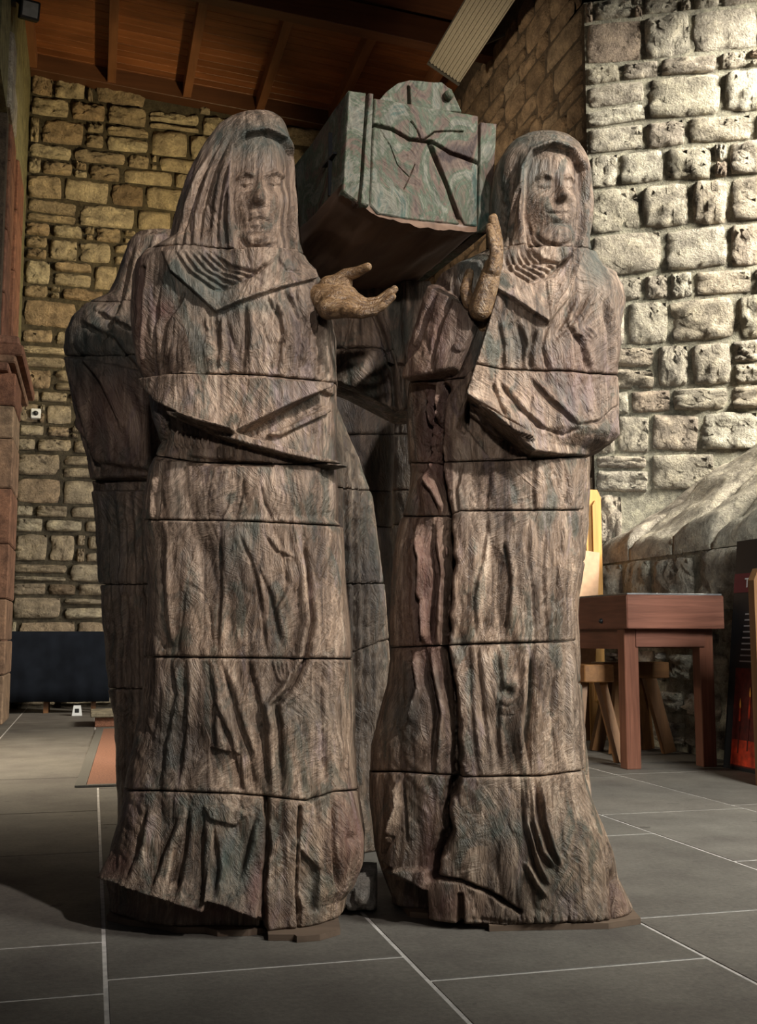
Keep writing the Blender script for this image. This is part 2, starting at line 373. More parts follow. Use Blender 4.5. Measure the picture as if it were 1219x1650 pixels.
# floor: sub-base in grout colour with single flagstones laid on it
fl = structure(MB().box(-9, XW + 0.5, -5, YB + 0.3, -0.12, -0.0022).build('floor', M['grout']))
cols = [-5.055, -4.325, -3.595, -2.865, -2.135, -1.405, -0.675, 0.055, 0.785, 1.515, 2.245, 2.975, XW]
starts = {6: [2.05, 2.63, 3.06, 4.30, 5.30, 6.55, 7.7], 7: [1.75, 2.73, 3.75, 4.9, 6.05, 7.2], 8: [1.4, 2.53, 3.7, 4.9, 6.1], 9: [1.7, 2.92, 4.12, 5.3], 10: [1.5, 2.9, 3.55, 4.6, 5.8], 11: [2.2, 3.6, 4.7, 5.9]}
rg = random.Random(3)
for ci in range(len(cols) - 1):
    ys = [-4.0] if ci not in starts else []
    if ci in starts:
        s0 = starts[ci][0]; back = []
        while s0 > -3.5: s0 -= rg.uniform(0.9, 1.25); back.append(s0)
        ys = back[::-1] + starts[ci]
    while ys[-1] < YB: ys.append(ys[-1] + rg.uniform(0.85, 1.3))
    for a, b in zip(ys[:-1], ys[1:]):
        b = min(b, YB)
        if b - a < 0.1: continue
        g = 0.0055; w = cols[ci + 1] - cols[ci] - 2 * g; l = b - a - 2 * g
        MB().box(-w / 2, w / 2, -l / 2, l / 2, -0.05, 0.0, 0.0015).build('flagstone', M['flag'], fl, loc=((cols[ci] + cols[ci + 1]) / 2, (a + b) / 2, rg.uniform(-0.0008, 0)))

# stones: unit meshes (x width, z height, front towards -y), shared between all stones
def stone_mesh(seed, nx=7, nz=6, rough=0.35):
    r = np.random.RandomState(seed)
    cr = r.uniform(0.04, 0.2, 4); skew = r.uniform(-0.09, 0.09, 4)
    v = []; f = []
    us = np.linspace(-1, 1, nx); ws = np.linspace(-1, 1, nz)
    g = r.normal(0, 1, (nx + 4, nz + 4))
    for lev in range(2):
        for j, w_ in enumerate(ws):
            for i, u in enumerate(us):
                x, z = u, w_
                m = max(abs(x), abs(z)); k = cr[(0 if x < 0 else 1) + (0 if z < 0 else 2)]
                x2 = x * math.sqrt(max(0, 1 - k * z * z * 1.0)); z2 = z * math.sqrt(max(0, 1 - k * x * x * 1.0))
                x2 += skew[0 if z > 0 else 1] * abs(z) * (0.6 if abs(x) > 0.5 else 0.3); z2 += skew[2 if x > 0 else 3] * abs(x) * 0.6
                if lev == 0: v.append((x2 * 0.5, 0.5, z2 * 0.5))
                else:
                    d = 0.5 * (1 - 0.55 * m ** 6) + rough * 0.16 * g[i, j] * (1 if m < 0.95 else 0.5) + 0.10 * g[i // 3, j // 3 + 2]
                    v.append((x2 * 0.5 * (1 - 0.05 * m), -d, z2 * 0.5 * (1 - 0.05 * m)))
    n = nx * nz
    for j in range(nz - 1):
        for i in range(nx - 1):
            a = n + j * nx + i; f.append((a, a + 1, a + nx + 1, a + nx))
    ring = [i for i in range(nx)] + [j * nx + nx - 1 for j in range(1, nz)] + [(nz - 1) * nx + i for i in range(nx - 2, -1, -1)] + [j * nx for j in range(nz - 2, 0, -1)]
    for k in range(len(ring)):
        a, b = ring[k], ring[(k + 1) % len(ring)]; f.append((a, b, n + b, n + a))
    return v, f
STV = [stone_mesh(100 + i) for i in range(16)]
STR = [stone_mesh(300 + i, 10, 9, 0.75) for i in range(16)]
_sm = {}
def shared_stone(i, mat, rough=False):
    k = (i, mat.name, rough)
    if k not in _sm:
        v, f = (STR if rough else STV)[i]; me = mesh('stone', v, f, True); me.materials.append(mat); _sm[k] = me
    return _sm[k]
FIGMASK = [[(275, 200), (110, 560), (180, 1300), (180, 1500), (1030, 1500), (935, 750), (995, 500), (880, 240), (770, 190), (600, 150), (480, 250), (430, 200), (330, 260)]]
def in_poly(x, y, poly):
    c = False; n = len(poly)
    for i in range(n):
        x1, y1 = poly[i]; x2, y2 = poly[(i + 1) % n]
        if (y1 > y) != (y2 > y) and x < (x2 - x1) * (y - y1) / (y2 - y1) + x1: c = not c
    return c
def visible(q, m=45):
    p = from_room(q)
    if p[1] < 0.5: return False
    x, y = proj_np(*p)
    if not (-m < x < 1219 + m and -m < y < 1650 + m): return False
    return not in_poly(x, y, FIGMASK[0])
def stone_wall(parent, p0, udir, length, z0, z1, nrm, mat, hr, wr, seed, depth=0.09, gap=0.02, top=None, rough=False, hide=None, cap=300):
    """coursed rubble: rows of single stones standing proud of the mortar plane through p0"""
    r = random.Random(seed); u = Vector(udir).normalized(); n = Vector(nrm).normalized()
    rz = math.atan2(u.y, u.x); lst = []
    z = z0
    while z < z1 - 0.04:
        h = r.uniform(*hr)
        if z1 - z - h < hr[0] * 0.7: h = z1 - z
        x = -r.uniform(0, wr[0])
        while x < length:
            w = r.uniform(*wr) * (0.8 + 0.5 * min(1, h / hr[1]))
            a, b = max(0, x), min(length, x + w); x += w
            if length - x < wr[0] * 0.5 and b < length: b = length; x = length + 1
            if b - a < 0.07: continue
            parts = [(a, b, z, z + h)]
            t = r.random()
            if t < 0.16 and h > hr[0] * 1.25: k = r.uniform(0.35, 0.65); parts = [(a, b, z, z + h * k), (a, b, z + h * k, z + h)]
            elif t < 0.24 and b - a > 0.3: k = r.uniform(0.62, 0.8); zz = r.uniform(0.4, 0.6); m_ = a + (b - a) * k; parts = [(a, m_, z, z + h), (m_, b, z, z + h * zz), (m_, b, z + h * zz, z + h)]
            for (xa, xb, za, zb) in parts:
                c = Vector(p0) + u * ((xa + xb) / 2); c.z = (za + zb) / 2
                if top and zb > top(c): continue
                if hide and hide((xa + xb) / 2, (za + zb) / 2): continue
                gx = gap * r.uniform(0.6, 1.5)
                lst.append((c + n * 0.0, (max(0.05, xb - xa - gx), depth * r.uniform(0.75, 1.3), max(0.04, zb - za - gap * r.uniform(0.6, 1.5))), r.randrange(16), r.uniform(-1, 1) * (0.06 if hide else 0.025)))
        z += h
    vis = [s for s in lst if visible(s[0])][:cap]; ids = set(id(s) for s in vis)
    for c, sc, k, ro in vis:
        obj('stone', shared_stone(k, mat, rough), None, parent, loc=c - Vector(parent.location), rot=(0, ro, rz), scale=sc)
    rest = [s for s in lst if id(s) not in ids]
    if rest:
        mb = MB()
        for c, sc, k, ro in rest:
            Mx = Matrix.Translation(c) @ Matrix.Rotation(rz, 4, 'Z') @ Matrix.Diagonal((*sc, 1))
            v, f = STV[k]; mb.add([tuple(Mx @ Vector(p)) for p in v], f)
        o = mb.build('rubble_stones', mat, parent, True); o['kind'] = 'stuff'

wb = structure(MB().box(XL - 0.3, XW + 0.5, YB, YB + 0.35, 0, 7.7).build('wall_back', M['mortar_back']))
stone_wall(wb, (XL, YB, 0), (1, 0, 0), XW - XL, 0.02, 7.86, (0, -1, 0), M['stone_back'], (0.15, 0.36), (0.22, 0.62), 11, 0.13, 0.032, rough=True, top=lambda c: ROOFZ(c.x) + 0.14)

# right wall: solid stretch beyond the window, apron under the sill, splayed embrasure
YJ, XJ, YJ2 = 8.18, 5.55, 7.38          # far jamb from (XW, YJ) to (XJ, YJ2)
YN, YN2 = 4.7, 5.35                     # near jamb
ZS, ZS2, ZH = 1.52, 2.62, 6.30          # sill inner / outer height, head
wr = structure(MB().box(XW, XW + 0.4, YJ, YB + 0.3, 0, 7.7).box(XW, XW + 0.5, YN, YJ, ZH, 7.7).box(XW, XW + 0.4, -1.2, YN, 0, 7.7).build('wall_right', M['mortar_side']))
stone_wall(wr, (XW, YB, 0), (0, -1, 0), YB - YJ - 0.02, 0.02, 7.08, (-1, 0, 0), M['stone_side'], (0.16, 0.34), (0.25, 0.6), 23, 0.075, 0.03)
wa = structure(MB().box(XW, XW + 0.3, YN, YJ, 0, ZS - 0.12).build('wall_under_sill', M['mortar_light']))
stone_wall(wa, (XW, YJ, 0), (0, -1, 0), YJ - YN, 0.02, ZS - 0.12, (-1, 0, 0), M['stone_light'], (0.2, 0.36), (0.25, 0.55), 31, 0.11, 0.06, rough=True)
jd = Vector((XJ - XW, YJ2 - YJ, 0)); jn = Vector((jd.y, -jd.x, 0)).normalized()
wj = structure(MB().prism([(0, 0), (1, 0), (1, 1), (0, 1)], 0, 0.01).build('wall_jamb_far', M['mortar_light']))
def quadwall(o, a, b, z0, z1, th):
    a, b = Vector(a), Vector(b); d = (b - a).normalized(); n = Vector((-d.y, d.x, 0)) * th
    v = [(a.x, a.y, z0), (b.x, b.y, z0), (b.x + n.x, b.y + n.y, z0), (a.x + n.x, a.y + n.y, z0)]; v += [(x, y, z1) for x, y, _ in v]
    me = mesh(o.name, v, [(3, 2, 1, 0), (4, 5, 6, 7), (0, 1, 5, 4), (1, 2, 6, 5), (2, 3, 7, 6), (3, 0, 4, 7)]); me.materials.append(o.data.materials[0]); o.data = me
quadwall(wj, (XW, YJ), (XJ, YJ2), 0.9, ZH, 0.5)
sillz = lambda X: ZS + (X - XW) / (XJ - XW) * (ZS2 - ZS)
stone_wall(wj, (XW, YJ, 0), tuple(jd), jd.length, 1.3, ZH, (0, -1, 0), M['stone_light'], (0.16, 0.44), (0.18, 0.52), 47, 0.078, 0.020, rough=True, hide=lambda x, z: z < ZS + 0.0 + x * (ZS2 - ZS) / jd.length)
wn = structure(MB().box(0, 1, 0, 1, 0, 1).build('wall_jamb_near', M['mortar_light'])); quadwall(wn, (XJ, YN2), (XW, YN), 0.9, ZH, 0.4)
structure(MB().box(XW, XJ + 0.3, YN - 0.3, YJ + 0.3, ZH, ZH + 0.3).build('window_head', M['mortar_light']))
# window at the outer face of the embrasure
win = structure(MB().box(XJ, XJ + 0.12, YN2 - 0.1, YN2 + 0.02, ZS2 - 0.1, ZH).box(XJ, XJ + 0.12, YJ2 - 0.02, YJ2 + 0.1, ZS2 - 0.1, ZH).box(XJ, XJ + 0.12, YN2, YJ2, ZS2 - 0.1, ZS2).box(XJ, XJ + 0.12, YN2, YJ2, ZH - 0.1, ZH).build('window_1', M['sandstone']))
MB().box(XJ + 0.02, XJ + 0.1, 6.32, 6.42, ZS2, ZH - 0.1).build('mullion', M['sandstone'], win)
# sloping sill: rough rock slabs
sill = structure(MB().prism([(XW + 0.06, ZS - 0.25), (XJ + 0.1, ZS - 0.25), (XJ + 0.1, ZS2 - 0.06), (XW + 0.06, ZS - 0.08)], YN, YJ).build('window_sill', M['mortar_light']))
ys = [YN, 5.25, 5.8, 6.45, 6.95, 7.6, YJ]
for k in range(len(ys) - 1):
    nx, ny = 44, 26; v = []; f = []
    X, Y = np.meshgrid(np.linspace(0, 1, nx), np.linspace(0, 1, ny), indexing='ij')
    Xw = XW - 0.01 + X * (XJ - XW + 0.01); Yw = ys[k] + 0.008 + Y * (ys[k + 1] - ys[k] - 0.016)
    yl = YJ - (Xw - XW) * (YJ - YJ2) / (XJ - XW) - 0.01; yn = YN + (Xw - XW) * (YN2 - YN) / (XJ - XW)
    Yw = np.clip(Yw, yn, yl)
    e = np.minimum(np.minimum(X, 1 - X) * 20, np.minimum(Y, 1 - Y) * 9).clip(0, 1)
    Zw = ZS + (Xw - XW) / (XJ - XW) * (ZS2 - ZS) + 0.13 * fbm(Xw * 2.2 + 9, Yw * 1.6 + Xw * 1.5, 5, 3 + k) + 0.05 * np.abs(fbm(Xw * 7, Yw * 3 + Xw * 3, 3, 40 + k)) - 0.05 * (1 - e) ** 2
    top = np.stack([Xw, Yw, Zw], -1).reshape(-1, 3); bot = top.copy(); bot[:, 2] = ZS - 0.14
    n = nx * ny
    for i in range(nx - 1):
        for j in range(ny - 1):
            a = i * ny + j; f.append((a, a + ny, a + ny + 1, a + 1))
    ring = [i * ny for i in range(nx)] + [(nx - 1) * ny + j for j in range(1, ny)] + [i * ny + ny - 1 for i in range(nx - 2, -1, -1)] + [j for j in range(ny - 2, 0, -1)]
    for q in range(len(ring)): a, b = ring[q], ring[(q + 1) % len(ring)]; f.append((b, a, n + a, n + b))
    obj('sill_slab', mesh('sill_slab', np.concatenate([top, bot]), f, True), M['stone_light'], sill)

# left: arcade wall with red sandstone respond, capital and plastered wall above
wl = structure(MB().box(XL - 0.5, XL, 9.2, YB, 5.6, 7.8).box(XL - 0.5, XL, 12.0, YB, 0, 5.6).build('wall_left', M['plaster']))
rg = random.Random(5)
def blocks(y0, y1, x0, x1, z0, z1, mat, hh):
    z = z0
    while z < z1 - 0.05:
        h = rg.uniform(*hh); h = min(h, z1 - z)
        if z1 - z - h < 0.15: h = z1 - z
        MB().box(x0, x1 - rg.uniform(0, 0.008), y0, y1, z + 0.004, z + h - 0.004, 0.012).build('ashlar_block', mat, pier)
        z += h
pier = structure(MB().box(XL - 0.42, XL + 0.0, 10.1, 12.0, 0, 5.6).build('arch_respond', M['mortar_side']))
blocks(11.0, 12.0, XL - 0.4, XL + 0.06, 0.02, 3.18, M['sandstone'], (0.3, 0.55))
blocks(10.2, 11.0, XL - 0.4, XL + 0.16, 0.02, 3.18, M['sandstone'], (0.3, 0.55))
blocks(11.1, 11.9, XL - 0.4, XL + 0.05, 3.5, 5.6, M['sandstone'], (0.5, 0.95))
blocks(10.3, 10.9, XL - 0.4, XL + 0.03, 3.5, 5.6, M['sandstone'], (0.4, 0.7))
for (e, z0, z1) in ((0.10, 3.18, 3.25), (0.16, 3.25, 3.32), (0.22, 3.32, 3.42), (0.18, 3.42, 3.5)):
    MB().box(XL - 0.42, XL + e, 10.1, 12.02 + e * 0.3, z0, z1, 0.015).build('capital_moulding', M['sandstone'], pier)
for k, (z0, z1) in enumerate(((5.62, 6.0), (6.0, 6.35))):
    MB().box(XL - 0.2, XL + 0.04, 10.0, 10.7 - k * 0.3, z0, z1, 0.02).build('quoin_stone', M['stone_light'], wl)

# roof: boards across, purlins along the aisle, plate on the back wall, deep beam in front
roof = structure(MB().box(XL - 0.5, XW + 0.4, 4.0, YB + 0.3, 0, 0.1).build('ceiling', M['roof_beam_x']))
def skew(o):
    for v in o.data.vertices: v.co.z += ROOFZ(v.co.x + o.location.x) + 0.16 - (o.location.z)
for v in roof.data.vertices: v.co.z += ROOFZ(v.co.x) + 0.19
y = 10.5; k = 0
while y < YB:
    w = 0.145; b = MB().box(XL, XW, y + 0.004, min(YB, y + w - 0.004), 0, 0.03, 0.004)
    b.v = [(x, yy, z + ROOFZ(x) + 0.15) for x, yy, z in b.v]
    b.build('roof_board', M['roof_board'], roof); y += w
for X in (-0.86, 0.04, 0.93, 1.82, 2.73, 3.62):
    z = ROOFZ(X); MB().box(X - 0.05, X + 0.05, 10.4, YB - 0.18, z - 0.03, z + 0.15, 0.006).build('purlin', M['roof_beam'], roof)
pl = MB().box(XL, XW, YB - 0.2, YB - 0.001, -0.05, 0.20, 0.006); pl.v = [(x, yy, z + ROOFZ(x)) for x, yy, z in pl.v]; pl.build('wall_plate', M['roof_beam_x'], roof)
bm = MB().box(XL, XW, 10.34, 10.5, -0.14, 0.15, 0.006); bm.v = [(x, yy, z + ROOFZ(x)) for x, yy, z in bm.v]; bm.build('cross_beam', M['roof_beam_x'], roof)

# ================================================================== CARVED GROUP
class HMap:
    """height map of carving, traced in photo pixels, laid on to a rounded body"""
    def __init__(s):
        s.h = np.zeros((1650, 1219), np.float32); s.st = {k: np.zeros((1650, 1219), np.float32) for k in ('green', 'red', 'dark')}
    def win(s, x0, x1, y0, y1):
        x0, x1, y0, y1 = int(max(0, x0)), int(min(1219, x1)), int(max(0, y0)), int(min(1650, y1))
        yy, xx = np.mgrid[y0:y1, x0:x1].astype(np.float32); return (slice(y0, y1), slice(x0, x1)), xx, yy
    def G(s, cx, cy, sx, sy, a, rot=0, pw=1.0, st=None):
        R = 3.2 * max(sx, sy); w, xx, yy = s.win(cx - R, cx + R, cy - R, cy + R); c, n = math.cos(math.radians(rot)), math.sin(math.radians(rot))
        u = (xx - cx) * c + (yy - cy) * n; v = -(xx - cx) * n + (yy - cy) * c
        e = np.exp(-((u / sx) ** 2 + (v / sy) ** 2) ** pw / 2 ** pw * 1.0)
        if st: s.st[st][w] = np.maximum(s.st[st][w], a * e)
        else: s.h[w] += a * e
        return s
    def dist(s, pts, R):
        P = np.array(pts, float); w, xx, yy = s.win(P[:, 0].min() - R, P[:, 0].max() + R, P[:, 1].min() - R, P[:, 1].max() + R)
        best = np.full(xx.shape, 1e9, np.float32); T = np.zeros_like(best); L = len(P) - 1
        for k in range(L):
            a, b = P[k], P[k + 1]; d = b - a; l2 = max(1e-6, d @ d)
            t = np.clip(((xx - a[0]) * d[0] + (yy - a[1]) * d[1]) / l2, 0, 1)
            q = np.hypot(xx - a[0] - t * d[0], yy - a[1] - t * d[1]); m = q < best; best = np.where(m, q, best); T = np.where(m, (k + t) / L, T)
        return w, best, T, xx, yy
    def line(s, pts, wd, a, taper=True, jit=0.0, sharp=2.0):       # groove (a<0) or ridge (a>0)
        w, d, T, xx, yy = s.dist(pts, wd * 4 + 6)
        if jit: d = d + jit * (fbm(xx * 0.05, yy * 0.05, 3, 5))
        k = np.clip(np.minimum(T, 1 - T) * 5 + 0.15, 0, 1) if taper else 1.0
        s.h[w] += a * k * np.exp(-np.abs(d / (wd * 0.6 + 0.4)) ** sharp); return s
    def nose(s, pts, w0, w1, a0, a1):
        w, d, T, xx, yy = s.dist(pts, w1 * 4); s.h[w] += (a0 + (a1 - a0) * T) * np.exp(-(d / (w0 + (w1 - w0) * T)) ** 2); return s
    def mask(s, poly, soft):
        P = list(poly) + [poly[0]]; w, d, T, xx, yy = s.dist(P, soft + 3); ins = np.zeros(xx.shape, bool); n = len(poly)
        for i in range(n):
            x1, y1 = poly[i]; x2, y2 = poly[(i + 1) % n]
            c = ((y1 > yy) != (y2 > yy)); xi = (x2 - x1) * (yy - y1) / ((y2 - y1) if y2 != y1 else 1e-6) + x1; ins ^= c & (xx < xi)
        return w, np.where(ins, d, -d), xx, yy
    def slab(s, poly, a, soft=3):
        w, d, xx, yy = s.mask(poly, soft); s.h[w] += a * sstep(-soft / 2, soft / 2, d); return s
    def lap(s, poly, edge, a, L, soft=2.5):                        # layer that stands proud along one edge and fades inward
        w, d, xx, yy = s.mask(poly, 3); P = np.array(edge, float); best = np.full(xx.shape, 1e9)
        for k in range(len(P) - 1):
            p, q = P[k], P[k + 1]; dd = q - p; t = np.clip(((xx - p[0]) * dd[0] + (yy - p[1]) * dd[1]) / (dd @ dd), 0, 1)
            best = np.minimum(best, np.hypot(xx - p[0] - t * dd[0], yy - p[1] - t * dd[1]))
        s.h[w] += a * np.exp(-best / L) * sstep(-soft / 2, soft / 2, d); return s
    def sample(s, arr, x, y):
        x = np.clip(x, 0, 1217); y = np.clip(y, 0, 1648); xi = x.astype(int); yi = y.astype(int); fx = x - xi; fy = y - yi
        return (arr[yi, xi] * (1 - fx) + arr[yi, xi + 1] * fx) * (1 - fy) + (arr[yi + 1, xi] * (1 - fx) + arr[yi + 1, xi + 1] * fx) * fy

def unit_curve(p, nf, nb, asp):
    t = np.linspace(0, 2 * np.pi, 8001); X = np.sign(np.cos(t)) * np.abs(np.cos(t)) ** (2 / p); Y = np.sign(np.sin(t)) * np.abs(np.sin(t)) ** (2 / p)
    s = np.concatenate([[0], np.cumsum(np.hypot(np.diff(X), np.diff(Y) * asp))]); half = s[4000]; tot = s[-1]
    q = np.concatenate([np.linspace(0, half, nb, endpoint=False), np.linspace(half, tot, nf, endpoint=False)])   # Y>0 back, Y<0 front
    return np.interp(q, s, X), np.interp(q, s, Y), q

def carve(root, base, Yc, rows, cuts, hm, names, seed, p=2.5, step=0.004, fold=0.012, rough=1.0, wobble=1.0, mat=None):
    """rows: (py, left px, right px, depth).  cuts: list of [(s, py), ...] from the top down.  One closed block between two cuts."""
    R = np.array(sorted(rows), float)
    def zY(py): return planeY(609.5, py, Yc)[2]
    zt = np.array([zY(a) for a in R[:, 0]]); xl = np.array([planeY(a, b, Yc)[0] for a, b in zip(R[:, 1], R[:, 0])]); xr = np.array([planeY(a, b, Yc)[0] for a, b in zip(R[:, 2], R[:, 0])])
    zi = zt[::-1]; XL_, XR_, B_ = xl[::-1], xr[::-1], R[::-1, 3]
    for bi in range(len(cuts) - 1):
        ct, cb = cuts[bi], cuts[bi + 1]
        zm = (np.mean([zY(a[1]) for a in ct]) + np.mean([zY(a[1]) for a in cb])) / 2
        hw = (np.interp(zm, zi, XR_) - np.interp(zm, zi, XL_)) / 2; asp = np.interp(zm, zi, B_) / hw
        nf = max(24, int((2 * hw + 1.2 * np.interp(zm, zi, B_)) / step)); ux, uy, q = unit_curve(p, nf, max(12, nf // 7), asp)
        n = len(ux)
        def zcut(c):
            pyc = np.interp(ux, [a[0] for a in c], [a[1] for a in c]); bb = np.interp(zY(float(np.mean(pyc))), zi, B_)
            Yf = Yc - bb * np.power(np.clip(1 - np.abs(ux) ** p, 0, 1), 1 / p)
            yc_ = (825 - pyc) / F; return CH + (sp + yc_ * cp) / (cp - yc_ * sp) * Yf
        ztop = np.full(n, zY(ct[0][1])) if bi == 0 else zcut(ct) - 0.0016
        zbot = np.full(n, zY(cb[0][1])) if bi == len(cuts) - 2 and len(cuts) > 3 else zcut(cb) + 0.0016
        nr = max(6, int(np.max(ztop - zbot) / step)); t = np.linspace(0, 1, nr)[:, None]
        Z = zbot[None] * (1 - t) + ztop[None] * t
        cx = (np.interp(Z, zi, XL_) + np.interp(Z, zi, XR_)) / 2; a = (np.interp(Z, zi, XR_) - np.interp(Z, zi, XL_)) / 2; b = np.interp(Z, zi, B_)
        jit = np.random.RandomState(seed * 31 + bi).uniform(-0.003, 0.003, 2)
        X = cx + a * ux[None] + jit[0]; Y = Yc + b * uy[None] + jit[1]
        nxn = np.sign(ux) * np.abs(ux) ** (p - 1) / np.maximum(a, 0.01); nyn = np.sign(uy) * np.abs(uy) ** (p - 1) / np.maximum(b, 0.01)
        l = np.hypot(nxn, nyn) + 1e-9; nx, ny = nxn / l, nyn / l
        arc = np.arctan2(uy, ux)[None] * 0.33 + 0 * Z
        px, py = proj_np(X, Y, Z)
        front = sstep(0.05, 0.5, -ny)
        D = hm.sample(hm.h, px, py) * front if hm else np.zeros_like(X)
        sd = seed * 5 + 1
        fade = 0.35 + 0.65 * front
        wx = X + 0.05 * fbm(X * 4, Z * 3, 2, sd + 3); wz = Z + 0.04 * fbm(X * 5, Z * 4, 2, sd + 6)
        rb = rough * (0.35 if bi == 0 else 1.0)
        D = D + 0.3 * fold * wobble * fade * fbm(wx * 13, Z * 1.7, 3, sd)
        D = D + rb * fade * (0.010 - 0.022 * np.minimum(0.9, facets(wx * 8.5 + wz * 1.2, wz * 2.6, sd + 2)))                   # broad axe facets
        D = D + rb * fade * (0.004 - 0.009 * np.minimum(0.9, facets(wx * 22 + arc * 6 + wz * 5, wz * 9 - wx * 4, sd)))         # gouge cuts
        ang = (cellrand(wx * 8, wz * 4.5, sd + 4) - 0.5) * 2.2; ca, sa = np.cos(ang), np.sin(ang)
        D = D + rb * fade * 0.0035 * fbm((X * ca + Z * sa) * 55 + arc * 8, (Z * ca - X * sa) * 6, 2, sd + 9)                      # stroke direction changes from patch to patch
        D = D - rough * fade * 0.004 * sstep(0.03, 0.0, np.abs(fbm(wx * 9, Z * 1.3, 3, sd + 31))) * sstep(-0.02, 0.12, fbm(X * 6, Z * 4, 2, sd + 33))   # drying checks
        edge = np.minimum(Z - zbot[None], ztop[None] - Z); D = D - 0.005 * (1 - np.clip(edge / 0.007, 0, 1)) ** 2
        X2, Y2 = X + D * nx, Y + D * ny
        V = np.stack([X2 - base[0], Y2 - base[1], Z - base[2]], -1).reshape(-1, 3)
        i = np.arange(nr - 1)[:, None]; j = np.arange(n)[None]; j2 = (j + 1) % n
        Q = np.stack([i * n + j, i * n + j2, (i + 1) * n + j2, (i + 1) * n + j], -1).reshape(-1, 4)
        cb_, ct_ = V[:n].mean(0), V[-n:].mean(0); V = np.concatenate([V, [cb_, ct_]]); nv = len(V)
        jj = np.arange(n); T1 = np.stack([(jj + 1) % n, jj, np.full(n, nv - 2)], -1); T2 = np.stack([(nr - 1) * n + jj, (nr - 1) * n + (jj + 1) % n, np.full(n, nv - 1)], -1)
        me = bpy.data.meshes.new(names[bi]); me.vertices.add(nv); me.vertices.foreach_set('co', V.ravel().astype(np.float32))
        loops = np.concatenate([Q.ravel(), T1.ravel(), T2.ravel()]); me.loops.add(len(loops)); me.loops.foreach_set('vertex_index', loops.astype(np.int32))
        tot = np.concatenate([np.full(len(Q), 4), np.full(2 * n, 3)]); st = np.concatenate([[0], np.cumsum(tot)[:-1]])
        me.polygons.add(len(tot)); me.polygons.foreach_set('loop_start', st.astype(np.int32)); me.polygons.foreach_set('loop_total', tot.astype(np.int32))
        me.polygons.foreach_set('use_smooth', np.concatenate([np.ones(len(Q), bool), np.zeros(2 * n, bool)]))
        me.update(calc_edges=True); me.validate()
        for k in ('green', 'red', 'dark'):
            at = me.attributes.new('stain_' + k, 'FLOAT', 'POINT')
            val = (hm.sample(hm.st[k], px, py) * front).ravel() if hm else np.zeros(nr * n)
            at.data.foreach_set('value', np.concatenate([val, [0, 0]]).astype(np.float32))
        me.materials.append(mat or M['carved'])
        o = bpy.data.objects.new(names[bi], me); COL.objects.link(o); o.parent = root
def figure(name, label, Yc, basepx):
    b = planeY(basepx, 1025 + 800 * F / Yc / 1000, Yc); base = np.array([b[0], Yc, 0.0])
    r = empty(name, to_room(base), -PHI); tag(r, label, 'statue', 'carved hooded figures carrying the chest'); return r, base
def plybase(root, base, pts, th=0.016):
    v = []; pts = [(x, y - 8) for x, y in pts]
    for x, y in pts: d = ray(x, y); t = -CH / d[2]; q = np.array([0, 0, CH]) + d * t; v.append((q[0] - base[0], q[1] - base[1]))
    n = len(v); V = [(x, y, 0.0) for x, y in v] + [(x, y, th) for x, y in v]
    f = [tuple(range(n - 1, -1, -1)), tuple(range(n, 2 * n))] + [(k, (k + 1) % n, n + (k + 1) % n, n + k) for k in range(n)]
    obj('plywood_base', mesh('plywood_base', V, f), M['ply'], root)
Zc = lambda l, m, r: [(-1, l), (0, m), (1, r)]

# ---- front left figure ------------------------------------------------------------
A, Ab = figure('carved_hooded_figure', 'tall hooded wooden figure with closed eyes and open upturned palm under the chest', 3.31, 370)
h = HMap()
# hood and face
h.slab([(378, 238), (398, 220), (428, 215), (452, 228), (466, 252), (471, 300), (470, 402), (380, 402), (374, 360), (372, 300)], -0.032, 4)
h.G(421, 312, 42, 86, 0.040, 0, 2.0)
h.line([(372, 402), (370, 300), (377, 240), (398, 218), (428, 212), (454, 226), (470, 252), (476, 300), (475, 402)], 4, 0.006)
h.G(419, 262, 30, 20, 0.008)
h.line([(381, 290), (396, 280), (412, 287)], 5, 0.011).line([(424, 287), (440, 280), (458, 287)], 5, 0.011)
for ex in (396, 441):
    h.G(ex, 297, 13, 9, -0.017).G(ex, 296, 9.5, 5.5, 0.013); h.line([(ex - 11, 297), (ex, 302), (ex + 11, 298)], 1.6, -0.006)
h.nose([(418, 283), (416, 308), (415, 328)], 5, 8.5, 0.010, 0.036)
h.G(415, 336, 10, 5, -0.012)
h.G(388, 326, 13, 16, 0.007).G(449, 326, 13, 16, 0.007).G(386, 352, 12, 18, -0.010).G(450, 352, 12, 18, -0.010)
h.G(415, 356, 22, 20, 0.012); h.line([(396, 358), (415, 355), (434, 360)], 2.2, -0.011); h.line([(402, 366), (415, 368), (428, 367)], 4, 0.005)
h.line([(404, 373), (416, 375), (428, 373)], 3, -0.006); h.G(415, 386, 18, 8, 0.012); h.line([(384, 380), (400, 397), (420, 400), (446, 392)], 3, -0.014)
for dx in (-30, -24, 26, 32): h.line([(415 + dx, 350), (415 + dx * 0.95, 375), (415 + dx * 0.7, 396)], 1.8, -0.006)
for pts in ([(372, 225), (345, 280), (326, 345), (320, 402)], [(356, 232), (322, 300), (300, 370), (292, 402)], [(377, 250), (360, 300), (352, 360), (350, 402)], [(369, 300), (362, 350), (364, 402)], [(340, 262), (312, 330), (306, 402)]):
    h.line(pts, 3, -0.015, jit=2); h.line([(x - 7, y) for x, y in pts], 6, 0.008)
h.line([(472, 250), (477, 320), (474, 402)], 3, -0.02)
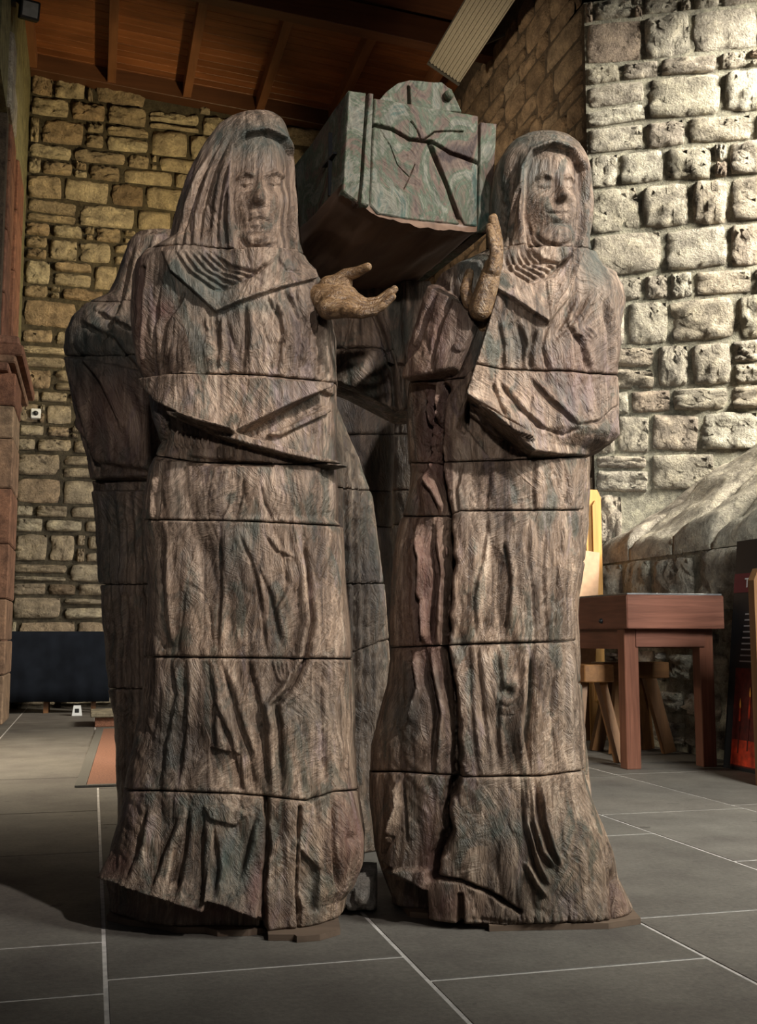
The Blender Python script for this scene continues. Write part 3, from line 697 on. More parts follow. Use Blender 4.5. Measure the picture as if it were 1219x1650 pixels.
# cowl
h.lap([(262, 405), (280, 441), (347, 503), (502, 450), (500, 405)], [(280, 441), (347, 503), (502, 450)], 0.024, 26, 3)
for k in range(6): h.line([(285 + k * 11, 408), (305 + k * 13, 440 - k * 2), (345 + k * 14, 468 - k * 5), (390 + k * 10, 462 - k * 8)], 3.2, -0.014, jit=2)
h.line([(440, 415), (455, 440), (490, 440)], 3, -0.008)
# cape front, arm edge
h.line([(235, 434), (229, 500), (226, 560), (227, 617)], 3.5, -0.035, False); h.line([(241, 436), (236, 500), (233, 560), (234, 615)], 4, 0.010)
h.G(330, 500, 40, 26, -0.012, 25).G(300, 560, 50, 34, 0.012).G(430, 540, 46, 40, 0.016)
for pts in ([(347, 505), (352, 560), (348, 603)], [(395, 492), (398, 545), (392, 602)], [(440, 478), (452, 540), (444, 604)], [(470, 466), (486, 520), (476, 604)], [(430, 482), (438, 500), (446, 512)], [(455, 470), (470, 495), (480, 520)], [(505, 460), (512, 520), (508, 610)]):
    h.line(pts, 3.5, -0.013, jit=3); h.line([(x + 9, y) for x, y in pts], 6, 0.007)
for k in range(4): h.line([(332 + k * 9, 510), (334 + k * 8, 525), (338 + k * 7, 535)], 2.6, 0.009)
h.line([(300, 470), (268, 520), (262, 590)], 4, -0.012, jit=3); h.line([(262, 455), (252, 520), (250, 600)], 3, -0.010, jit=3)
# crossed sleeve, stick, hand below
h.lap([(238, 612), (300, 602), (518, 620), (516, 628), (380, 702), (330, 688), (268, 652)], [(240, 618), (268, 652), (330, 688), (380, 702), (516, 628)], 0.048, 60, 2.5)
h.slab([(266, 655), (330, 690), (378, 704), (520, 630), (541, 640), (541, 752), (258, 742)], -0.022, 4)
h.slab([(280, 664), (374, 697), (470, 727), (540, 750), (528, 757), (440, 731), (360, 708), (286, 674)], 0.060, 2.5)
h.slab([(430, 700), (528, 655), (532, 664), (450, 703)], 0.022, 2.5); h.line([(440, 697), (530, 653)], 2, -0.012)
for k in range(7): h.line([(277 + k * 10, 692 + k * 2), (279 + k * 9, 712), (283 + k * 9, 722)], 3, 0.013); h.line([(272 + k * 10, 692 + k * 2), (275 + k * 9, 716)], 2, -0.010)
for k in range(3): h.line([(350 + k * 11, 718), (352 + k * 10, 738)], 4, 0.012)
h.slab([(300, 733), (380, 742), (440, 744), (440, 752), (300, 750)], -0.02, 4)
# skirt
h.line([(257, 762), (251, 800), (249, 842)], 4, 0.010); h.line([(265, 755), (260, 800), (258, 842)], 3, -0.012)
h.G(330, 800, 40, 30, 0.010).G(470, 800, 36, 34, 0.014).G(385, 805, 14, 30, -0.012, 15)
for pts in ([(372, 790), (366, 820), (352, 842)], [(392, 770), (390, 800), (378, 842)], [(420, 780), (426, 812), (440, 842)]): h.line(pts, 3, -0.010, jit=2)
h.line([(260, 850), (262, 950), (268, 1058)], 4, -0.012, jit=3); h.line([(275, 850), (276, 950), (282, 1058)], 6, 0.008)
cv = [(486, 850), (497, 917), (503, 1001), (492, 1064), (468, 1110), (444, 1135), (450, 1170), (453, 1275)]
h.line(cv, 5, -0.034, True, 2); h.line([(x - 13, y) for x, y in cv], 10, 0.024); h.line([(x + 12, y + 2) for x, y in cv[2:]], 10, 0.008)
for k in range(4): h.line([(440 + k * 7, 1062), (446 + k * 6, 1085), (452 + k * 3, 1100)], 2.4, 0.009)
for pts in ([(385, 860), (405, 905), (418, 960), (430, 1058)], [(425, 860), (445, 890), (470, 900)], [(450, 870), (462, 940), (440, 990)], [(355, 850), (356, 930), (350, 1058)], [(410, 900), (436, 960), (452, 1040)]):
    h.line(pts, 2.6, -0.009, jit=3); h.line([(x + 8, y) for x, y in pts], 8, 0.006)
for pts in ([(277, 1062), (282, 1120), (262, 1200), (256, 1275)], [(335, 1064), (345, 1130), (372, 1200), (392, 1280)], [(356, 1064), (378, 1140), (402, 1210), (412, 1284)], [(300, 1064), (296, 1150), (285, 1275)], [(400, 1064), (420, 1150), (432, 1284)], [(345, 1130), (342, 1170), (346, 1205)], [(520, 1064), (516, 1160), (522, 1280)]):
    h.line(pts, 3.0, -0.011, jit=4); h.line([(x + 9, y) for x, y in pts], 9, 0.007)
h.G(300, 1190, 40, 30, -0.014, 30); h.slab([(338, 1205), (388, 1215), (392, 1272), (340, 1268)], -0.010, 4)
# hem
h.slab([(160, 1412), (250, 1440), (332, 1470), (336, 1448), (420, 1480), (432, 1510), (150, 1510)], -0.055, 4)
h.line([(185, 1418), (250, 1448), (300, 1462), (330, 1470)], 3, 0.020)
h.lap([(208, 1285), (178, 1412), (250, 1440), (330, 1466), (336, 1445), (350, 1290)], [(178, 1412), (250, 1440), (330, 1466)], 0.034, 40, 2.5)
h.lap([(345, 1300), (333, 1450), (412, 1482), (430, 1400), (432, 1290)], [(333, 1450), (412, 1482)], 0.034, 40, 2.5)
h.line([(428, 1288), (431, 1360), (424, 1430), (426, 1506)], 5, -0.06, False, 3); h.line([(482, 1300), (478, 1400), (480, 1506)], 3.5, -0.025, False, 3)
for pts in ([(330, 1310), (326, 1380), (328, 1455)], [(285, 1320), (262, 1380), (250, 1435)], [(305, 1305), (300, 1370), (286, 1445)], [(240, 1300), (230, 1360), (214, 1415)], [(345, 1330), (352, 1400), (345, 1445)], [(412, 1310), (398, 1370), (385, 1420)]):
    h.line(pts, 3.2, -0.014, jit=3); h.line([(x + 9, y) for x, y in pts], 9, 0.010)
h.slab([(330, 1298), (360, 1292), (400, 1310), (380, 1330), (340, 1318)], 0.012, 5)
for k in range(12): h.line([(436 + k * 4, 1300), (437 + k * 4, 1400), (437 + k * 4, 1500)], 1.4, -0.006, jit=2)
h.slab([(484, 1370), (512, 1400), (508, 1468), (496, 1468), (482, 1440)], -0.016, 4)
h.G(554, 1352, 20, 44, 0.03).G(554, 1350, 5, 7, -0.02); h.line([(532, 1290), (530, 1360), (540, 1430)], 3, -0.02)
h.G(420, 225, 60, 22, 0.9, st='green').G(330, 465, 42, 30, 0.95, 35, st='green').G(400, 495, 40, 10, 0.8, st='green').G(380, 1390, 28, 50, 0.9, 15, st='green').G(330, 1310, 34, 18, 0.7, st='green')
h.G(505, 1440, 10, 34, 0.9, st='green').G(275, 1170, 14, 60, 0.7, 10, st='green').G(450, 1150, 60, 20, 0.3, st='green').G(390, 870, 14, 30, 0.8, 25, st='green')
h.G(265, 500, 12, 10, 0.8, st='red').G(205, 1390, 14, 14, 0.8, st='red').G(410, 1440, 10, 60, 0.8, 12, st='red').G(320, 1475, 90, 12, 0.8, st='red').G(555, 1350, 22, 50, 0.8, st='red').G(230, 520, 6, 90, 0.8, st='red')
h.G(290, 1200, 40, 40, 0.8, 25, st='dark').G(320, 930, 40, 60, 0.45, st='dark').G(250, 1490, 90, 18, 0.6, st='dark')
rows = [(190, 404, 436, .03), (196, 386, 448, .07), (206, 369, 457, .105), (222, 354, 465, .14), (250, 335, 472, .165), (280, 318, 477, .18), (310, 303, 479, .185), (340, 292, 481, .188), (370, 284, 483, .19), (404, 276, 487, .19),
        (412, 262, 490, .20), (425, 240, 493, .21), (440, 227, 500, .215), (460, 222, 516, .22), (500, 219, 530, .225), (550, 220, 541, .225), (600, 226, 541, .225), (640, 243, 541, .22), (680, 252, 541, .215), (720, 266, 541, .21), (742, 259, 541, .215),
        (760, 251, 541, .22), (800, 243, 545, .225), (843, 238, 546, .225), (850, 240, 552, .23), (900, 244, 553, .23), (950, 246, 556, .235), (1000, 245, 562, .235), (1058, 240, 566, .235), (1100, 237, 568, .235), (1150, 230, 570, .24), (1200, 222, 571, .245), (1250, 213, 573, .255),
        (1280, 207, 576, .262), (1340, 192, 584, .27), (1380, 184, 583, .275), (1412, 178, 572, .295), (1430, 184, 558, .30), (1470, 182, 552, .305), (1500, 176, 548, .31), (1540, 172, 545, .31)]
def base_py(Yc): return 1650 - 0  # unused
def floor_py(Y, z=0.0):
    return float(proj_np(0.0, Y, z)[1])
bA = floor_py(3.31, 0.017)
carve(A, Ab, 3.31, rows, [Zc(190, 190, 190), [(-1, 402), (-.3, 399), (0, 404), (.6, 408), (1, 411)], [(-1, 612), (-.6, 606), (0, 602), (.7, 612), (1, 618)], [(-1, 734), (-.5, 742), (0, 744), (1, 750)], Zc(838, 840, 848), [(-1, 1058), (0, 1060), (1, 1062)], [(-1, 1272), (0, 1279), (.6, 1290), (.8, 1275), (1, 1273)], Zc(bA, bA, bA)],
      h, ['hooded_head_block', 'shoulder_block', 'sleeve_block', 'waist_block', 'upper_skirt_block', 'lower_skirt_block', 'hem_block'], 1, p=2.7, step=0.0032)
plybase(A, Ab, [(172, 1492), (210, 1500), (250, 1503), (285, 1512), (330, 1512), (350, 1517), (400, 1516), (430, 1512), (432, 1524), (474, 1524), (478, 1527), (515, 1524), (548, 1514), (540, 1470), (500, 1418), (260, 1418), (200, 1450)])

# ---- front right figure ------------------------------------------------------------
B, Bb = figure('carved_hooded_figure', 'tall hooded wooden figure with turned face and one hand raised flat beside the chest', 3.36, 815)
h = HMap()
h.slab([(846, 275), (858, 250), (886, 240), (912, 250), (928, 280), (933, 330), (930, 402), (850, 402), (842, 350)], -0.034, 4)
h.G(892, 318, 40, 80, 0.044, 0, 2.0)
h.line([(838, 402), (838, 340), (843, 275), (857, 247), (886, 236), (914, 247), (932, 280), (938, 330), (936, 402)], 4, 0.007)
h.G(893, 268, 28, 20, 0.008)
h.line([(862, 292), (876, 284), (891, 292)], 5, 0.010).line([(903, 292), (914, 287), (925, 294)], 4.5, 0.010)
for ex, wd in ((876, 11), (914, 9)):
    h.G(ex, 303, wd + 2, 9, -0.017).G(ex, 302, wd - 2, 5.5, 0.012); h.line([(ex - wd, 303), (ex, 307), (ex + wd, 304)], 1.6, -0.006)
h.nose([(897, 288), (901, 306), (903, 323)], 5, 8.5, 0.010, 0.038); h.G(901, 331, 10, 5, -0.012)
h.G(872, 328, 14, 16, 0.008).G(922, 328, 10, 14, 0.005).G(866, 355, 12, 20, -0.006)
h.G(895, 348, 20, 18, 0.012); h.line([(877, 346), (893, 348), (912, 347)], 2.2, -0.010); h.line([(884, 355), (896, 357), (908, 355)], 4, 0.005)
h.line([(884, 364), (900, 365), (912, 363)], 3, -0.006); h.G(899, 380, 17, 10, 0.014); h.line([(858, 375), (876, 392), (900, 397), (925, 388)], 3, -0.014)
h.line([(845, 370), (850, 392), (862, 402)], 3, -0.012); h.line([(851, 360), (858, 388), (872, 402)], 3, -0.010)
for k in range(7): h.line([(840 - k * 5, 250 + k * 6), (824 - k * 4, 320), (818 - k * 2, 402)], 3, -0.010, jit=3)
h.line([(843, 300), (828, 350), (818, 402)], 4, -0.018); h.line([(838, 300), (822, 350), (812, 402)], 5, 0.010); h.line([(936, 300), (938, 360), (936, 402)], 3, -0.02)
# cowl folds
for k in range(6): h.line([(812 + k * 8, 408), (820 + k * 10, 440 - k * 3), (850 + k * 10, 462 - k * 6), (890 + k * 6, 450 - k * 8)], 3.4, -0.014, jit=2)
h.lap([(800, 405), (800, 478), (850, 508), (880, 525), (915, 480), (935, 405)], [(800, 478), (850, 508), (880, 525), (915, 480), (935, 405)], 0.030, 26, 3)
h.line([(880, 525), (870, 560), (880, 600)], 4, -0.014, jit=3)
# sleeve and chest slab, deep gap between
h.lap([(800, 430), (793, 495), (753, 642), (850, 735), (990, 737), (1000, 430)], [(793, 495), (753, 642), (850, 735)], 0.085, 45, 3)
h.slab([(800, 480), (784, 528), (736, 690), (748, 700), (756, 640), (796, 500)], -0.055, 4)
h.slab([(738, 676), (752, 648), (800, 690), (850, 735), (790, 737)], -0.045, 4)
h.slab([(756, 652), (846, 704), (852, 716), (800, 700), (754, 664)], 0.030, 3)
h.line([(757, 648), (845, 703)], 2.2, -0.03)
h.slab([(700, 455), (758, 500), (770, 530), (742, 602), (662, 620), (682, 540)], 0.045, 8)
h.line([(722, 460), (706, 520), (690, 560), (668, 600)], 4, -0.018, jit=3); h.line([(740, 480), (722, 530), (706, 600)], 3.5, -0.014, jit=3); h.G(745, 567, 7, 7, 0.006, 0, 3); h.line([(745 + 9 * math.cos(a), 567 + 9 * math.sin(a)) for a in np.linspace(0, 6.28, 14)], 1.5, -0.006, False)
h.line([(660, 616), (700, 612), (742, 602)], 4, -0.03)
for pts in ([(800, 520), (808, 560), (806, 600)], [(830, 520), (842, 560), (838, 600)], [(860, 530), (850, 570), (852, 600)], [(905, 520), (930, 560), (940, 600)], [(800, 615), (830, 660), (870, 700)], [(850, 610), (880, 650), (920, 690)], [(790, 620), (800, 650), (812, 680)], [(950, 470), (920, 520), (892, 548)], [(970, 480), (975, 540), (972, 600)], [(925, 480), (905, 520), (890, 545)]):
    h.line(pts, 4, -0.013, jit=3); h.line([(x + 9, y) for x, y in pts], 7, 0.009)
for k in range(4): h.line([(915 + k * 9, 540 - k * 4), (932 + k * 6, 545 - k * 3), (942 + k * 4, 556 - k * 3)], 2.8, 0.009)
h.G(930, 570, 46, 30, 0.014).G(905, 660, 60, 36, 0.020).G(958, 700, 26, 22, 0.015)
h.line([(920, 690), (960, 680), (985, 655)], 3, -0.014); h.line([(850, 690), (900, 705), (930, 690)], 3, -0.010, jit=3)
# left trunk: bark-like slab with deep split
split = [(716, 625), (708, 680), (704, 740), (712, 790), (722, 826), (724, 900), (718, 960), (716, 1036), (722, 1080), (732, 1140), (736, 1210), (736, 1250), (718, 1300), (722, 1340), (702, 1380), (700, 1410)]
h.line(split, 9, -0.085, False, 6); h.line(split, 3, -0.04, False, 5)
h.slab([(600, 600), (700, 622), (706, 740), (716, 830), (715, 1036), (730, 1150), (733, 1250), (700, 1400), (560, 1400), (580, 1000), (620, 700)], -0.030, 6)
for pts in ([(672, 630), (682, 700), (676, 760)], [(690, 630), (694, 690), (690, 740)], [(668, 760), (690, 790), (700, 826)], [(650, 850), (668, 900), (660, 960), (672, 1036)], [(690, 850), (700, 920), (692, 1036)], [(668, 960), (672, 1000), (668, 1036)], [(680, 1045), (690, 1100), (700, 1150), (692, 1245)], [(650, 1045), (660, 1110), (640, 1170)]):
    h.line(pts, 6, -0.030, jit=6); h.line([(x + 11, y) for x, y in pts], 8, 0.022)
h.G(676, 900, 16, 22, 0.02).G(690, 790, 14, 18, 0.03)
h.line([(745, 745), (735, 790), (738, 826)], 3, -0.016)
# robe
for pts in ([(790, 750), (782, 826)], [(860, 745), (856, 790), (860, 826)], [(905, 750), (912, 800), (905, 826)], [(787, 830), (776, 900), (762, 960), (768, 1036)], [(850, 830), (848, 900), (856, 960), (858, 1036)], [(808, 860), (820, 930), (812, 1036)], [(905, 830), (896, 920), (888, 1036)], [(880, 830), (872, 930), (878, 1036)],
            [(768, 1040), (776, 1120), (788, 1245)], [(800, 1040), (806, 1100), (800, 1180), (806, 1245)], [(892, 1040), (886, 1140), (892, 1245)], [(910, 1040), (908, 1140), (915, 1245)], [(755, 1040), (760, 1150), (768, 1245)]):
    h.line(pts, 2.6, -0.008, jit=3); h.line([(x + 7, y) for x, y in pts], 7, 0.006)
fold_ = [(858, 1036), (854, 1090), (852, 1130), (846, 1180), (852, 1245)]
h.line(fold_, 5, -0.026, jit=2); h.line([(x - 12, y) for x, y in fold_], 9, 0.018); h.line([(x + 14, y) for x, y in fold_], 9, 0.012)
h.G(816, 1114, 16, 16, 0.018).G(816, 1114, 7, 6, -0.026)
for r in (14, 24): h.line([(816 + (r + 4 * math.sin(2.3 * a + r)) * math.cos(a), 1118 + r * 1.5 * math.sin(a)) for a in np.linspace(-0.6, 3.9, 16)], 2, -0.004, True)
# hem
for k, pts in enumerate(([(852, 1255), (858, 1320), (872, 1370), (898, 1400)], [(846, 1255), (850, 1330), (866, 1390), (884, 1425)], [(868, 1255), (876, 1320), (890, 1365), (902, 1395)], [(848, 1390), (862, 1420), (880, 1444)])):
    h.line(pts, 4.5, 0.020); h.line([(x - 8, y + 2) for x, y in pts], 3, -0.012)
h.line([(700, 1412), (745, 1420), (790, 1440), (836, 1468)], 4, -0.05, False, 3)
h.slab([(738, 1440), (745, 1440), (748, 1500), (736, 1500)], -0.035, 5)
h.lap([(598, 1250), (605, 1340), (612, 1385), (690, 1432), (700, 1400), (730, 1255)], [(612, 1385), (690, 1432)], 0.03, 30, 3)
h.slab([(590, 1392), (688, 1436), (690, 1500), (590, 1500)], -0.11, 5)
h.line([(630, 1262), (636, 1300), (622, 1370)], 4, 0.035); h.line([(618, 1320), (628, 1350), (614, 1390)], 3, -0.02); h.line([(640, 1265), (645, 1310), (650, 1360)], 3, -0.02)
h.line([(980, 1400), (986, 1440), (985, 1500)], 4, -0.03); h.line([(760, 1480), (860, 1490), (980, 1485)], 4, -0.008)
for k in range(16): h.line([(762 + k * 14, 1476), (763 + k * 14, 1500)], 1.6, -0.006)
h.G(860, 232, 40, 14, 0.8, st='green').G(850, 275, 20, 26, 0.8, st='green').G(795, 320, 16, 60, 0.8, st='green').G(830, 560, 34, 26, 0.6, st='green').G(760, 430, 26, 40, 0.7, st='green').G(650, 1140, 26, 40, 0.8, 25, st='green').G(660, 1320, 14, 60, 0.5, st='green').G(960, 420, 16, 30, 0.8, st='green').G(800, 1340, 40, 14, 0.5, st='green')
h.G(690, 740, 24, 150, 0.8, st='red').G(680, 950, 32, 130, 0.9, st='red').G(715, 540, 30, 60, 0.5, st='red').G(690, 1400, 20, 60, 0.6, st='red').G(900, 600, 50, 40, 0.35, st='red').G(990, 1460, 14, 30, 0.6, st='red').G(720, 1460, 40, 20, 0.7, st='red')
h.G(640, 870, 14, 60, 0.7, st='dark').G(650, 1180, 40, 50, 0.5, st='dark').G(830, 1400, 90, 60, 0.35, st='dark')
rows = [(225, 858, 884, .03), (231, 840, 897, .07), (241, 824, 911, .105), (255, 811, 922, .135), (275, 799, 932, .16), (300, 791, 939, .175), (340, 786, 942, .185), (380, 786, 943, .19), (404, 786, 942, .19),
        (420, 775, 947, .20), (440, 740, 963, .215), (460, 702, 985, .225), (480, 694, 995, .23), (500, 689, 998, .235), (550, 677, 990, .235), (600, 663, 983, .235), (625, 659, 983, .235), (680, 657, 985, .23), (712, 659, 984, .225), (726, 660, 968, .215), (738, 661, 938, .21),
        (760, 665, 936, .21), (800, 660, 935, .21), (826, 652, 935, .215), (850, 643, 938, .22), (900, 635, 936, .225), (950, 632, 927, .225), (1000, 630, 921, .225), (1036, 630, 920, .225), (1060, 630, 922, .23), (1100, 624, 925, .23), (1150, 612, 930, .235), (1200, 599, 934, .24), (1245, 596, 938, .245),
        (1280, 597, 946, .25), (1320, 601, 962, .26), (1360, 606, 977, .265), (1400, 618, 985, .27), (1440, 634, 1005, .275), (1470, 632, 1020, .28), (1500, 634, 1030, .285), (1540, 636, 1034, .285)]
bB = floor_py(3.36, 0.017)
carve(B, Bb, 3.36, rows, [Zc(225, 225, 225), [(-1, 402), (0, 399), (1, 405)], [(-1, 616), (-.5, 610), (-.45, 598), (0, 598), (1, 606)], [(-1, 746), (0, 742), (1, 736)], [(-1, 832), (-.5, 830), (-.4, 824), (1, 822)], [(-1, 1043), (0, 1037), (1, 1033)], [(-1, 1243), (-.2, 1252), (.5, 1250), (1, 1240)], Zc(bB, bB, bB)],
      h, ['hooded_head_block', 'shoulder_block', 'sleeve_block', 'waist_block', 'upper_skirt_block', 'lower_skirt_block', 'hem_block'], 2, p=2.7, step=0.0032)
plybase(B, Bb, [(632, 1458), (660, 1486), (700, 1490), (735, 1492), (760, 1500), (785, 1502), (788, 1509), (850, 1507), (980, 1505), (1032, 1497), (1010, 1470), (960, 1430), (700, 1425)])

# ---- bearers behind ------------------------------------------------------------
C, Cb = figure('carved_hooded_figure', 'hunched wooden figure standing behind the figure with closed eyes', 4.35, 340)
h = HMap()
h.line([(112, 575), (160, 570), (222, 572)], 3, -0.01)
for pts in ([(215, 395), (205, 450), (190, 500), (160, 560)], [(240, 385), (225, 450), (215, 560)], [(130, 520), (180, 545), (225, 600)], [(150, 500), (190, 520), (230, 545)], [(120, 560), (165, 620), (200, 700)], [(115, 600), (140, 680), (165, 760)]):
    h.line(pts, 5, -0.020, jit=3); h.line([(x + 10, y) for x, y in pts], 8, 0.015)
h.slab([(112, 575), (235, 600), (245, 760), (165, 745), (135, 690)], 0.03, 6); h.slab([(150, 772), (245, 768), (250, 790), (150, 790)], -0.04, 4)
for k in range(6): h.line([(170 + k * 14, 790), (176 + k * 13, 940), (185 + k * 12, 1110), (195 + k * 10, 1330)], 5, -0.018, jit=4)
for k in range(6): h.line([(555 + k * 14, 690), (557 + k * 14, 900), (560 + k * 14, 1300)], 5, -0.025, jit=4)
h.G(170, 560, 60, 40, 0.8, st='green').G(180, 860, 16, 90, 0.6, st='green').G(185, 680, 40, 60, 0.6, st='red').G(190, 1100, 60, 300, 0.5, st='dark').G(600, 1000, 60, 400, 0.9, st='dark')  # dark tint over the right column: shade of the gap put into the colour
rows = [(376, 236, 292, .05), (384, 220, 310, .10), (400, 208, 325, .14), (430, 197, 338, .165), (460, 187, 345, .175), (484, 176, 350, .18), (500, 142, 372, .19), (520, 121, 420, .22), (545, 112, 470, .25), (570, 109, 500, .26), (600, 112, 520, .26), (650, 122, 540, .26), (700, 136, 560, .26), (740, 146, 580, .26), (772, 152, 590, .25), (800, 155, 600, .25), (840, 161, 605, .26), (900, 163, 612, .26), (942, 166, 618, .26), (1000, 170, 622, .26), (1060, 175, 626, .26), (1110, 181, 630, .265), (1150, 187, 632, .265), (1200, 190, 634, .27), (1300, 195, 634, .28), (1420, 195, 632, .29)]
bC = floor_py(4.35, 0.001)
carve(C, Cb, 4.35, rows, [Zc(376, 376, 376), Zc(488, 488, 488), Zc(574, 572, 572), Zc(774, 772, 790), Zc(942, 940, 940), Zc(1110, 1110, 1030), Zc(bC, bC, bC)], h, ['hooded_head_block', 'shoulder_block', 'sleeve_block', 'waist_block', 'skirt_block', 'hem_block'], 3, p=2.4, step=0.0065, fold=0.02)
# its outstretched sleeve hanging under the chest
h = HMap()
h.line([(540, 560), (580, 560), (626, 566)], 3, -0.014, False); h.line([(600, 500), (618, 545), (632, 600), (636, 660)], 5, -0.05, False, 3); h.line([(612, 505), (626, 545), (640, 600), (645, 660)], 4, 0.02, False)
h.slab([(645, 455), (690, 455), (686, 660), (652, 660)], 0.03, 4); h.line([(575, 480), (560, 540), (548, 600)], 4, -0.015); h.G(575, 600, 30, 20, 0.02); h.line([(612, 590), (622, 625), (626, 650)], 3, -0.02)
h.G(580, 620, 40, 30, 0.4, st='green')
rows = [(440, 515, 722, .13), (470, 505, 718, .14), (520, 505, 710, .14), (560, 508, 704, .14), (620, 515, 694, .135), (680, 525, 684, .13)]
carve(C, Cb, 3.86, rows, [Zc(474, 474, 474), [(-1, 558), (0, 560), (.3, 566), (.35, 590), (1, 592)], [(-1, 612), (-.6, 618), (-.1, 640), (.4, 662), (1, 664)]], h, ['hanging_sleeve_block', 'hanging_sleeve_hem'], 5, p=3.2, step=0.005)

D, Db = figure('carved_hooded_figure', 'wooden figure hidden behind the figure with the raised hand', 4.45, 850)
rows = [(390, 845, 880, .05), (400, 828, 898, .11), (430, 808, 915, .16), (480, 800, 925, .18), (510, 770, 938, .2), (560, 745, 946, .22), (640, 740, 946, .22), (740, 745, 946, .22), (850, 740, 944, .22), (960, 735, 930, .22), (1100, 725, 930, .23), (1420, 700, 960, .25)]
bD = floor_py(4.45, 0.001)
carve(D, Db, 4.45, rows, [Zc(390, 390, 390), Zc(500, 500, 500), Zc(640, 640, 640), Zc(905, 905, 905), Zc(1100, 1100, 1100), Zc(bD, bD, bD)], None, ['hooded_head_block', 'shoulder_block', 'sleeve_block', 'skirt_block', 'hem_block'], 4, p=2.4, step=0.010)

for nm, lab, Yr, bx_, xa, xb in (('carved_hooded_figure', 'wooden figure tinted dark for shade, at the back seen through the gap, left of the split trunk', 5.25, 560, 480, 634), ('carved_hooded_figure', 'wooden figure tinted dark for shade, at the back hidden behind the split reddish trunk', 5.98, 740, 628, 840)):
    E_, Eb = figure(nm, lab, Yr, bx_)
    h = HMap(); h.st['dark'][:] = 0.9; cxm = (xa + xb) / 2; hwm = (xb - xa) / 2; bE = floor_py(Yr, 0.001)  # whole figure tinted dark: shade at the back put into the wood colour
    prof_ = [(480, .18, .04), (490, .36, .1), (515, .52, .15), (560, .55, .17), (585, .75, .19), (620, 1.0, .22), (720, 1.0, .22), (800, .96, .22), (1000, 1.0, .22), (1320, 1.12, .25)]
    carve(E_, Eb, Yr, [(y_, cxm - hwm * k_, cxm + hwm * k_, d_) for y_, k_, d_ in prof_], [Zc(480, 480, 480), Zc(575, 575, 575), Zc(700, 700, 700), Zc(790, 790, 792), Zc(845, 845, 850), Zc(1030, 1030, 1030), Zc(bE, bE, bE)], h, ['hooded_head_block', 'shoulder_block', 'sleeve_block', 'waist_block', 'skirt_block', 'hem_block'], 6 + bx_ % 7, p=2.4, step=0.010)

# ---- hands (fused capsules, one skin)
def hand(root, base, chains, name, label):
    mb = MB()
    for pts in chains:
        for (x0, y0, Y0, r0), (x1, y1, Y1, r1) in zip(pts[:-1], pts[1:]):
            mb.capsule(planeY(x0, y0, Y0) - base, planeY(x1, y1, Y1) - base, r0, r1)
    o = mb.build(name, M['hand'], root, True); o['label'] = label
    m = o.modifiers.new('fuse', 'REMESH'); m.mode = 'VOXEL'; m.voxel_size = 0.0032; m.use_smooth_shade = True
    s = o.modifiers.new('soft', 'SMOOTH'); s.factor = 0.5; s.iterations = 5
    return o
hand(A, Ab, [
    [(500, 487, 3.22, .052), (522, 484, 3.17, .050), (545, 482, 3.14, .040)],
    [(530, 462, 3.18, .034), (552, 456, 3.17, .030)], [(528, 498, 3.10, .032), (560, 498, 3.08, .026)],
    [(535, 470, 3.17, .036), (562, 476, 3.17, .028)], [(535, 488, 3.13, .036), (568, 490, 3.12, .026)],
    [(540, 458, 3.17, .028), (556, 444, 3.16, .021), (576, 438, 3.14, .0165), (592, 430, 3.12, .0135)],
    [(560, 474, 3.20, .022), (588, 489, 3.20, .0165), (610, 485, 3.19, .0150), (628, 470, 3.18, .0120)],
    [(562, 483, 3.15, .022), (592, 494, 3.14, .0165), (616, 487, 3.13, .0148), (635, 466, 3.12, .0120)],
    [(562, 492, 3.10, .021), (592, 500, 3.08, .0160), (614, 494, 3.07, .0145), (632, 478, 3.06, .0115)],
    [(558, 502, 3.06, .019), (582, 506, 3.03, .0145), (602, 502, 3.02, .0130), (616, 492, 3.01, .0105)]],
    'open_hand', 'open upturned hand carved in golden wood')
hand(B, Bb, [
    [(776, 522, 3.14, .034), (780, 496, 3.12, .042), (788, 462, 3.10, .038)],
    [(774, 498, 3.07, .036), (786, 458, 3.05, .032), (794, 428, 3.05, .026)],
    [(784, 490, 3.16, .034), (792, 455, 3.15, .030), (797, 425, 3.14, .026)],
    [(795, 435, 3.03, .022), (798, 408, 3.02, .0170), (793, 384, 3.02, .0150), (788, 366, 3.03, .0120)],
    [(797, 430, 3.08, .022), (801, 402, 3.07, .0170), (797, 374, 3.07, .0150), (792, 352, 3.08, .0120)],
    [(798, 430, 3.13, .022), (802, 402, 3.12, .0170), (799, 372, 3.12, .0150), (795, 350, 3.13, .0120)],
    [(799, 432, 3.18, .020), (804, 408, 3.17, .0155), (802, 384, 3.17, .0140), (799, 366, 3.18, .0110)],
    [(772, 500, 3.10, .028), (756, 488, 3.09, .021), (749, 468, 3.09, .0175), (756, 440, 3.10, .0140)]],
    'raised_hand', 'raised hand held flat carved in golden wood')

